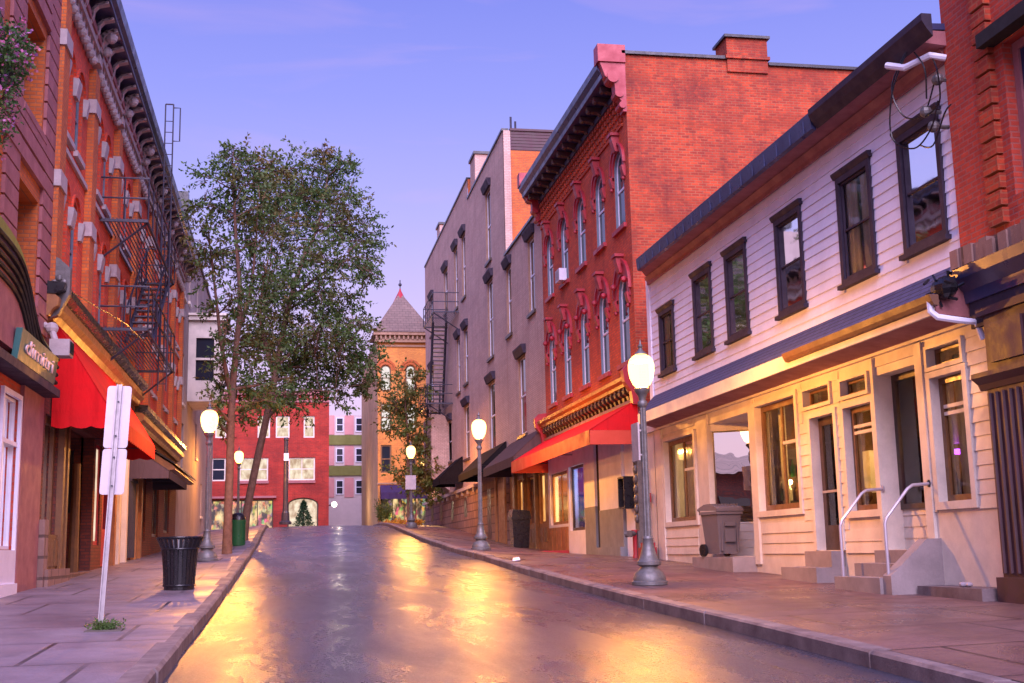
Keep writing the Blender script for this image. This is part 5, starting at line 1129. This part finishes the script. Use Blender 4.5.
for pts in ([(-.1, .1, .35), (-.15, .5, -.1), (-.1, .7, -.7), (0, .3, -1.0), (.05, -.1, -.85), (.1, -.25, -.5)], [(-.1, .15, .35), (-.1, .6, 0), (0, .5, -.45), (.1, .15, -.55), (.15, -.1, -.2)], [(.15, -.1, .2), (.1, -.3, -.1), (.15, -.2, -.5), (.1, .1, -.6)], [(-.05, .0, .3), (0, -.15, 0), (.05, -.05, -.4)], [(.1, .3, -.95), (.12, 0, -1.05), (.15, -.3, -.7), (.2, -.4, -.6)]):
    V = [Vector(p) for p in pts]; sm = []
    for i in range(len(V) - 1):
        p0, p1, p2, p3 = V[max(i - 1, 0)], V[i], V[i + 1], V[min(i + 2, len(V) - 1)]
        for k in range(6): t_ = k / 6; sm.append(.5 * ((2 * p1) + (p2 - p0) * t_ + (2 * p0 - 5 * p1 + 4 * p2 - p3) * t_ ** 2 + (3 * p1 - p0 - 3 * p2 + p3) * t_ ** 3))
    mb.tube(sm + [V[-1]], .012, 5)
mb.build('cable', 'black', o, local=True); mb = MB()
for p in ((.12, .12, -.52), (.18, -.15, -.15), (.12, -.05, -.8)): mb = MB(); mb.ball(p, .085, 8, 6); mb.tube([p, (.35, p[1], p[2])], .03, 6); mb.build('insulator', 'lampiron', o, local=True)
mb = MB(); mb.tube([(-.2, .5, .3), (-.1, .2, .15), (.1, -.15, .2), (.3, -.2, .15)], .05, 8); mb.build('conduit', 'white', o, local=True)
mb = MB()
for k in range(24):
    p = Vector((random.gauss(0, .06), random.gauss(0, .13), random.gauss(0, .08))); mb.tube([p, p + Vector((random.gauss(0, .06), random.gauss(0, .06), random.gauss(0, .06)))], .02, 4)
mb.ball((0, 0, 0), .2, 10, 7, (.7, 1.3, .8)); j_o = mb.build('cable_junction', 'black', None, local=True); j_o.location = (8.5, 14.4, 4.75); tag(j_o, 'black lump of bundled cable hanging below the iron cornice at the porch end', 'cable junction')
o = thing('hanging_basket', (-4.1, 16.75, 7.55), 'hanging basket with pink flowers and long trailing green stems on the quoined building', 'flower basket')
mb = MB(); mb.lathe([(.05, -.1), (.2, .02), (.3, .25), (.34, .5), (.32, .5)], (0, 0, 0), 18); mb.build('bowl', 'black', o, local=True)
mb = MB(); mb.tube([(-.36, 0, 2.2), (.0, 0, 2.2), (0, 0, 2.0)], .025, 6)
for a in range(3): mb.tube([(0, 0, 2.0), (  .32 * math.cos(a * 2.1),   .32 * math.sin(a * 2.1), .5)], .008, 4)
mb.build('bracket', 'iron', o, local=True)
mb = MB(); fl = MB()
for k in range(420):
    a = random.uniform(0, 6.28); r_ = .42 * math.sqrt(random.random()); z = .55 + random.uniform(-.1, .75) * (1 - r_); c = Vector((r_ * math.cos(a), r_ * 1.5 * math.sin(a), z)); dv = Vector((math.cos(a), math.sin(a), random.uniform(-.6, .9)))
    leafspray(mb, c, dv, 6, .08, .02, .2)
    if random.random() < .55: leafspray(fl, c + dv * .16, dv, 3, .05, .025, .06)
for k in range(80):
    a = random.uniform(0, 6.28); L = random.uniform(.3, 1.3); p = Vector((.36 * math.cos(a), .5 * math.sin(a), .6))
    for i in range(int(L / .07)):
        p = p + Vector((random.gauss(0, .015), random.gauss(0, .02), -.07)); leafspray(mb, p, Vector((random.gauss(0, 1), random.gauss(0, 1), -.3)), 2, .06, .016, .06)
        if random.random() < .12: leafspray(fl, p, Vector((1, 0, 0)), 2, .06, .025, .05)
mb.build('foliage', 'leaf_g', o, local=True); fl.build('flowers', 'flower', o, local=True)
o = thing('floodlight', (3.5, 96, 5.2), 'glaring white floodlight in the alley between red shop and golden tower', 'floodlight')
mb = MB(); mb.box(-.7, -.5, -.1, .1, -3, .1); mb.tube([(-.6, 0, 0), (0, -.3, .1)], .06, 6); mb.build('arm', 'iron', o, local=True)
mb = MB(); mb.ball((.05, -.4, .1), .22, 12, 8); mb.build('bulb', 'flood', o, local=True)
l = bpy.data.lights.new('flood_lamp', 'POINT'); l.energy = 110; l.color = (1, .85, .55); l.shadow_soft_size = .1; lo = bpy.data.objects.new('flood_lamp', l); COL.objects.link(lo); lo.parent = o; lo.location = (.4, -1.0, .1)
# planters by the tower
o = thing('potted_grass', (6.5, 84.2, zroad(84) + .05), 'tall ornamental grass in a pot at the corner of golden brick tower', 'plant')
mb = MB(); mb.lathe([(.3, 0), (.4, .5), (.36, .5)], (0, 0, 0), 12); mb.build('pot', 'sandstone', o, local=True); mb = MB()
for k in range(160): a = random.uniform(0, 6.28); leafspray(mb, (.15 * math.cos(a), .15 * math.sin(a), .5), Vector((math.cos(a) * .3, math.sin(a) * .3, 1)), 5, .4, .02, random.uniform(.6, 1.5))
mb.build('foliage', 'leaf_o', o, local=True)
o = thing('flower_bed', (7.6, 83.2, zroad(83)), 'yellow and orange flowers at the foot of golden brick tower', 'flowers')
mb = MB()
for k in range(300): leafspray(mb, (random.uniform(-1.2, 1.5), random.uniform(-.3, .3), random.uniform(.1, .5)), Vector((random.gauss(0, 1), random.gauss(0, 1), 1)), 4, .12, .05, .2)
mb.build('blooms', 'yellowflower', o, local=True); mb = MB(); mb.box(-1.4, 1.7, -.35, .35, 0, .25); mb.build('bed_edge', 'stone', o, local=True)
# weeds at the sign post
o = thing('weed_tuft', (-2.0, 14.55, walkz_l(-2.0, 14.55)), 'tuft of green weeds growing at the foot of the leaning sign post', 'weeds')
mb = MB()
for k in range(130): a = random.uniform(0, 6.28); leafspray(mb, (random.gauss(0, .07), random.gauss(0, .06), .0), Vector((math.cos(a), math.sin(a), 1.2)), 4, .05, .008, random.uniform(.05, .14))
mb.build('leaves', 'leaf_g', o, local=True); mb = MB(); mb.box(-.2, .2, -.15, .15, -.1, .012); mb.build('soil_patch', 'earth', o, local=True)
# litter
mb = MB(); mb.prism([(-.12, -.1, .0), (.14, -.12, .03), (.16, .1, .0), (-.1, .12, .02)], [(-.1, -.08, .07), (.1, -.1, .12), (.12, .06, .06), (-.06, .1, .1)]); po = mb.build('paper_scrap', 'white', None, local=True); po.location = (5.3, 28.6, walkz_r(5.3, 28.6) + .01); po.scale = (.7, .7, .7); tag(po, 'crumpled white paper lying on the kerb between two street lamps', 'litter')
mb = MB()
for k in range(5): mb.ball((random.uniform(-.1, .1), random.uniform(-.25, .25), .06), random.uniform(.05, .09), 7, 5, (1, 1.2, .7))
po = mb.build('rag_bundle', 'sign', None, local=True); po.location = (8.72, 14.75, .86); po.scale = (.6, .6, .6); tag(po, 'small heap of pale rags on the low step beside the iron pilaster', 'rags')

# ------------------------------------------------------------------ trees
def limb(mb, a, b_, r0, r1, bend, n=7, seg=7):
    a, b_ = Vector(a), Vector(b_); pts = []; L = (b_ - a).length
    off = Vector((random.gauss(0, 1), random.gauss(0, 1), 0)) * bend * L * .5
    for i in range(n + 1):
        f = i / n; p = a.lerp(b_, f); p = p + off * math.sin(math.pi * f) + Vector((0, 0, bend * L * (f * (1 - f)) * 1.1)); pts.append(p + Vector((random.gauss(0, 1), random.gauss(0, 1), random.gauss(0, 1))) * L * .008)
    mb.tube(pts, [r0 + (r1 - r0) * i / n for i in range(n + 1)], seg); return pts
def tree(loc, label, trunkpts, clumps, leafm, sprays=26, ll=.17, lw=.045, n=12, group=None, name='street_tree'):
    o = thing(name, loc, label, 'tree', group); wood = MB(); lv = MB(); tops = []
    clumps = [(c, r_ * 1.18) for c, r_ in clumps]
    for path in trunkpts:
        path = [(p, r_ * .76) for p, r_ in path]
        pts = [Vector(p) for p, r_ in path]; fine = []; rr = []
        for i in range(len(pts) - 1):
            for k in range(5):
                f = k / 5; p0, p1, p2, p3 = pts[max(i - 1, 0)], pts[i], pts[i + 1], pts[min(i + 2, len(pts) - 1)]
                fine.append(.5 * ((2 * p1) + (p2 - p0) * f + (2 * p0 - 5 * p1 + 4 * p2 - p3) * f ** 2 + (3 * p1 - p0 - 3 * p2 + p3) * f ** 3)); rr.append(path[i][1] + (path[i + 1][1] - path[i][1]) * f)
        fine.append(pts[-1]); rr.append(path[-1][1]); wood.tube(fine, rr, 9)
        tops += [(p, r_) for p, r_ in zip(fine, rr) if p.z - loc[2] > 2.2]
    for (c, rad) in clumps:
        c = Vector(c)
        cand = sorted(tops, key=lambda q: (q[0] - c).length + max(0, q[0].z - c.z + .2) * 1.5)[0]
        pts = limb(wood, cand[0], c, min(.07, cand[1] * .6), .018, .12)
        for k in range(int(sprays * random.choice((.35, .8, 1.1, 1.5)) * rad ** 1.6) + 4):
            v = Vector((random.gauss(0, 1), random.gauss(0, 1), random.gauss(0, .8))).normalized() * rad * random.random() ** .45
            st = c + v * .35 if random.random() < .7 else pts[random.randint(3, len(pts) - 1)] + v * .2
            en = c + v
            wood.tube([st, st.lerp(en, .5) + Vector((0, 0, .04)), en], [.014, .009, .005], 4, False)
            dirv = (v.normalized() + Vector((.15, 0, -.1)) + Vector((random.gauss(0, .4), random.gauss(0, .4), random.gauss(0, .3))))
            leafspray(lv, st.lerp(en, .3), dirv, n, ll, lw, rad * random.uniform(.6, 1.0), .35)
            if random.random() < .5: leafspray(lv, en, dirv + Vector((random.gauss(0, .6), random.gauss(0, .6), -.3)), n // 2, ll, lw, rad * .5, .4)
    wood.build('trunk', 'bark', o, smooth=True); lv.build('crown', leafm, o); return o
CA = [((-1.79, 37.0, 13.55), 0.49), ((-2.37, 38.17, 13.25), 0.65), ((-1.41, 37.51, 12.92), 0.71), ((-2.67, 38.39, 12.49), 0.58), ((-1.96, 38.48, 12.37), 0.8), ((-0.91, 36.35, 11.95), 0.76), ((-2.41, 36.15, 10.77), 0.62), ((-1.76, 39.28, 11.43), 0.82), ((-0.85, 37.09, 11.05), 0.77), ((-2.23, 36.99, 9.9), 0.63), ((-1.61, 39.88, 10.41), 0.83), ((-0.76, 37.89, 10.13), 0.72), ((-2.13, 39.28, 9.27), 0.59), ((-1.35, 37.91, 8.7), 0.72), ((-2.43, 38.53, 8.0), 0.44), ((-1.73, 36.67, 7.54), 0.56), ((-0.96, 38.51, 7.7), 0.73), ((-2.62, 39.4, 6.86), 0.6), ((-1.93, 38.09, 6.68), 0.65), ((-1.2, 38.92, 6.8), 0.66), ((-2.86, 38.65, 6.29), 0.44), ((-2.12, 36.34, 5.85), 0.48), ((-1.5, 38.98, 5.85), 0.52), ((-0.64, 38.35, 6.72), 0.58), ((-1.81, 37.24, 14.02), 0.28), ((-2.65, 36.22, 11.24), 0.34), ((-0.46, 39.39, 8.99), 0.67)]
CB = [((-0.23, 47.86, 16.77), 0.91), ((0.78, 49.14, 17.43), 1.02), ((1.84, 49.97, 17.52), 0.76), ((-0.03, 49.11, 16.1), 1.12), ((1.22, 50.19, 16.47), 1.14), ((2.15, 47.45, 15.68), 0.9), ((0.39, 49.56, 14.96), 1.22), ((1.56, 47.71, 14.49), 1.08), ((2.82, 50.27, 15.22), 0.86), ((3.1, 49.97, 14.28), 0.76), ((2.08, 45.91, 12.82), 0.87), ((0.95, 46.11, 12.84), 0.96), ((-0.0, 46.53, 12.93), 0.88), ((3.0, 50.42, 13.3), 0.67), ((1.97, 47.67, 12.23), 0.72), ((3.3, 48.66, 13.23), 0.46), ((0.4, 46.97, 11.64), 0.8), ((1.59, 48.04, 11.08), 0.82), ((-0.36, 47.41, 10.93), 0.99), ((0.6, 47.22, 10.11), 0.98), ((2.0, 48.44, 10.35), 0.92), ((2.8, 48.44, 9.74), 0.83), ((1.46, 50.1, 9.81), 0.95), ((0.04, 48.95, 9.19), 1.02), ((-0.86, 50.23, 10.22), 0.95), ((2.48, 49.85, 8.94), 0.75), ((3.42, 50.55, 9.26), 0.57), ((0.84, 48.89, 8.38), 0.83), ((-0.32, 46.25, 7.43), 0.79), ((0.46, 49.88, 7.49), 0.76), ((1.68, 50.42, 8.18), 0.67), ((2.26, 50.1, 18.02), 0.38), ((1.25, 48.36, 17.75), 0.46), ((-1.12, 49.11, 7.6), 0.65), ((1.86, 46.5, 7.08), 0.44), ((3.49, 49.72, 8.3), 0.38)]
CC = [((5.91, 70.22, 11.13), 0.8), ((6.59, 69.35, 11.59), 0.92), ((7.27, 68.69, 10.92), 0.78), ((6.33, 71.06, 10.06), 0.94), ((7.2, 71.47, 9.81), 0.95), ((7.49, 68.77, 8.64), 0.65), ((6.14, 70.9, 8.69), 0.81), ((6.89, 69.73, 8.16), 0.79), ((7.67, 68.95, 7.51), 0.52)]
CA += [((-1.3, 38.47, 14.05), 0.66), ((-0.67, 38.92, 13.89), 0.59), ((-2.11, 39.12, 13.9), 0.59), ((-1.47, 39.68, 12.56), 0.75), ((-0.49, 38.91, 12.04), 0.74), ((-1.29, 39.6, 11.02), 0.75), ((-1.68, 36.21, 9.12), 0.62), ((-0.97, 37.87, 9.33), 0.72), ((-2.72, 39.68, 11.01), 0.53), ((-1.52, 38.57, 8.02), 0.66), ((-0.61, 39.52, 8.19), 0.67), ((-2.44, 36.53, 7.06), 0.48), ((-1.72, 37.88, 7.06), 0.57), ((-0.7, 37.04, 6.09), 0.49), ((-2.51, 38.17, 5.67), 0.36), ((-2.01, 38.28, 5.47), 0.36), ((-2.97, 36.15, 6.71), 0.27)]
CB += [((-0.6, 46.53, 15.51), 0.79), ((-0.79, 46.85, 14.59), 0.8), ((-0.62, 50.16, 14.24), 0.85), ((-0.8, 49.38, 12.77), 0.84), ((-0.18, 46.23, 11.67), 0.79), ((0.62, 49.55, 11.79), 0.94), ((1.14, 46.12, 11.47), 0.79), ((2.21, 48.61, 11.62), 0.74), ((2.47, 46.06, 10.31), 0.61), ((1.13, 45.41, 9.97), 0.86), ((0.44, 49.93, 9.77), 0.95), ((2.12, 46.49, 9.21), 0.79), ((2.88, 46.52, 8.83), 0.53), ((-0.16, 50.51, 8.81), 0.86), ((1.26, 49.94, 8.94), 0.85), ((0.24, 46.9, 7.52), 0.71), ((2.09, 50.4, 8.39), 0.67), ((2.99, 48.2, 8.09), 0.46), ((-0.78, 48.92, 11.63), 0.83), ((3.27, 46.46, 12.18), 0.4), ((3.25, 50.29, 14.8), 0.57), ((2.5, 48.99, 15.72), 0.65), ((0.89, 50.43, 16.31), 0.86)]
CA = [q for q in CA if not (q[0][0] < -2.35 and 4.5 < q[0][2] < 9.2)]
CC = [q for q in CC if q[0][0] > 6.0]
TA = [[((-1.73, 37, 1.49), 0.21), ((-1.72, 37, 2.53), 0.17), ((-1.7, 37.2, 4.31), 0.155), ((-1.68, 37.4, 6.13), 0.14), ((-1.6, 37.6, 7.7), 0.12), ((-1.51, 37.8, 9.3), 0.1), ((-1.67, 38, 11.27), 0.07), ((-1.8, 38, 13.22), 0.04), ((-1.85, 38, 14.21), 0.015)], [((-1.68, 37.4, 6.13), 0.12), ((-1.99, 37.2, 7.63), 0.08), ((-2.22, 37, 9.43), 0.05), ((-2.47, 37, 11.3), 0.02)], [((-1.55, 37.7, 8.34), 0.08), ((-1.17, 38.2, 10.04), 0.06), ((-1.03, 38.6, 12.43), 0.02)]]
TB = [[((-1.64, 47.6, 2.01), 0.25), ((-1.51, 47.6, 3.2), 0.2), ((-1.2, 47.6, 4.91), 0.19), ((-0.85, 47.7, 6.64), 0.18), ((-0.49, 47.8, 8.61), 0.17), ((-0.06, 48, 11.05), 0.14), ((0.48, 48.2, 13.06), 0.11), ((1.11, 48.5, 14.69), 0.07), ((1.5, 48.6, 16.85), 0.02)], [((-0.57, 47.8, 8.42), 0.12), ((-1.04, 47.4, 10.12), 0.09), ((-1.05, 47, 11.62), 0.05), ((-0.59, 47, 14.03), 0.02)], [((0.02, 48, 11.45), 0.1), ((1.17, 47.4, 12.36), 0.07), ((2.41, 47, 12.98), 0.02)], [((-0.42, 47.8, 8.81), 0.09), ((0.82, 48.6, 9.96), 0.07), ((2.43, 49, 9.84), 0.02)], [((-0.85, 47.7, 6.64), 0.1), ((0.24, 47.2, 7.67), 0.06), ((1.76, 47, 7.65), 0.02)]]
TC = [[((6.79, 70, 5.6), 0.1), ((6.8, 70, 7.9), 0.09), ((6.65, 70, 10.22), 0.06), ((6.6, 70, 11.51), 0.02)]]

tree((TA[0][0][0][0], 37, TA[0][0][0][2]), 'slender tree with straight trunk beside a lit street lamp', TA, CA, 'leaf', sprays=30, ll=.15, lw=.034, n=15)
tree((TB[0][0][0][0], 47.6, TB[0][0][0][2]), 'tall spreading tree with leaning trunk beside the green litter bin', TB, CB, 'leaf', sprays=27, ll=.17, lw=.04, n=15)
tree((TC[0][0][0][0], 70, zroad(70) + .1), 'small amber leaved tree in front of golden brick tower', [[((TC[0][0][0][0], 70, zroad(70)), .1)] + TC[0]], CC + [((c[0] + .35, c[1], c[2] - 2.6), r_) for c, r_ in CC[-4:]], 'leaf_o', sprays=40, ll=.22, lw=.06)
o = thing('brick_building', (-4.8, 0, 0), 'low dark brick building opposite, seen mirrored in the splayed pane behind the wheelie bin', 'building')
shell(o, -13, -4.8, -14, 9.5, -1, 4.3, 'brick_d', 'BFLRT'); mb = MB(); mb.prism([(-4.5, -14.2, 4.3), (-13.2, -14.2, 4.3), (-9, -14.2, 5.6)], [(-4.5, 9.7, 4.3), (-13.2, 9.7, 4.3), (-9, 9.7, 5.6)]); mb.build('roof', 'slate', o)
for y in (-11, -7.5, -4, -.5, 3, 6.5):
    mb = MB(); mb.box(-4.79, -4.74, y, y + 1.6, 1.6, 3.4); mb.build('window', 'glass_d', o)
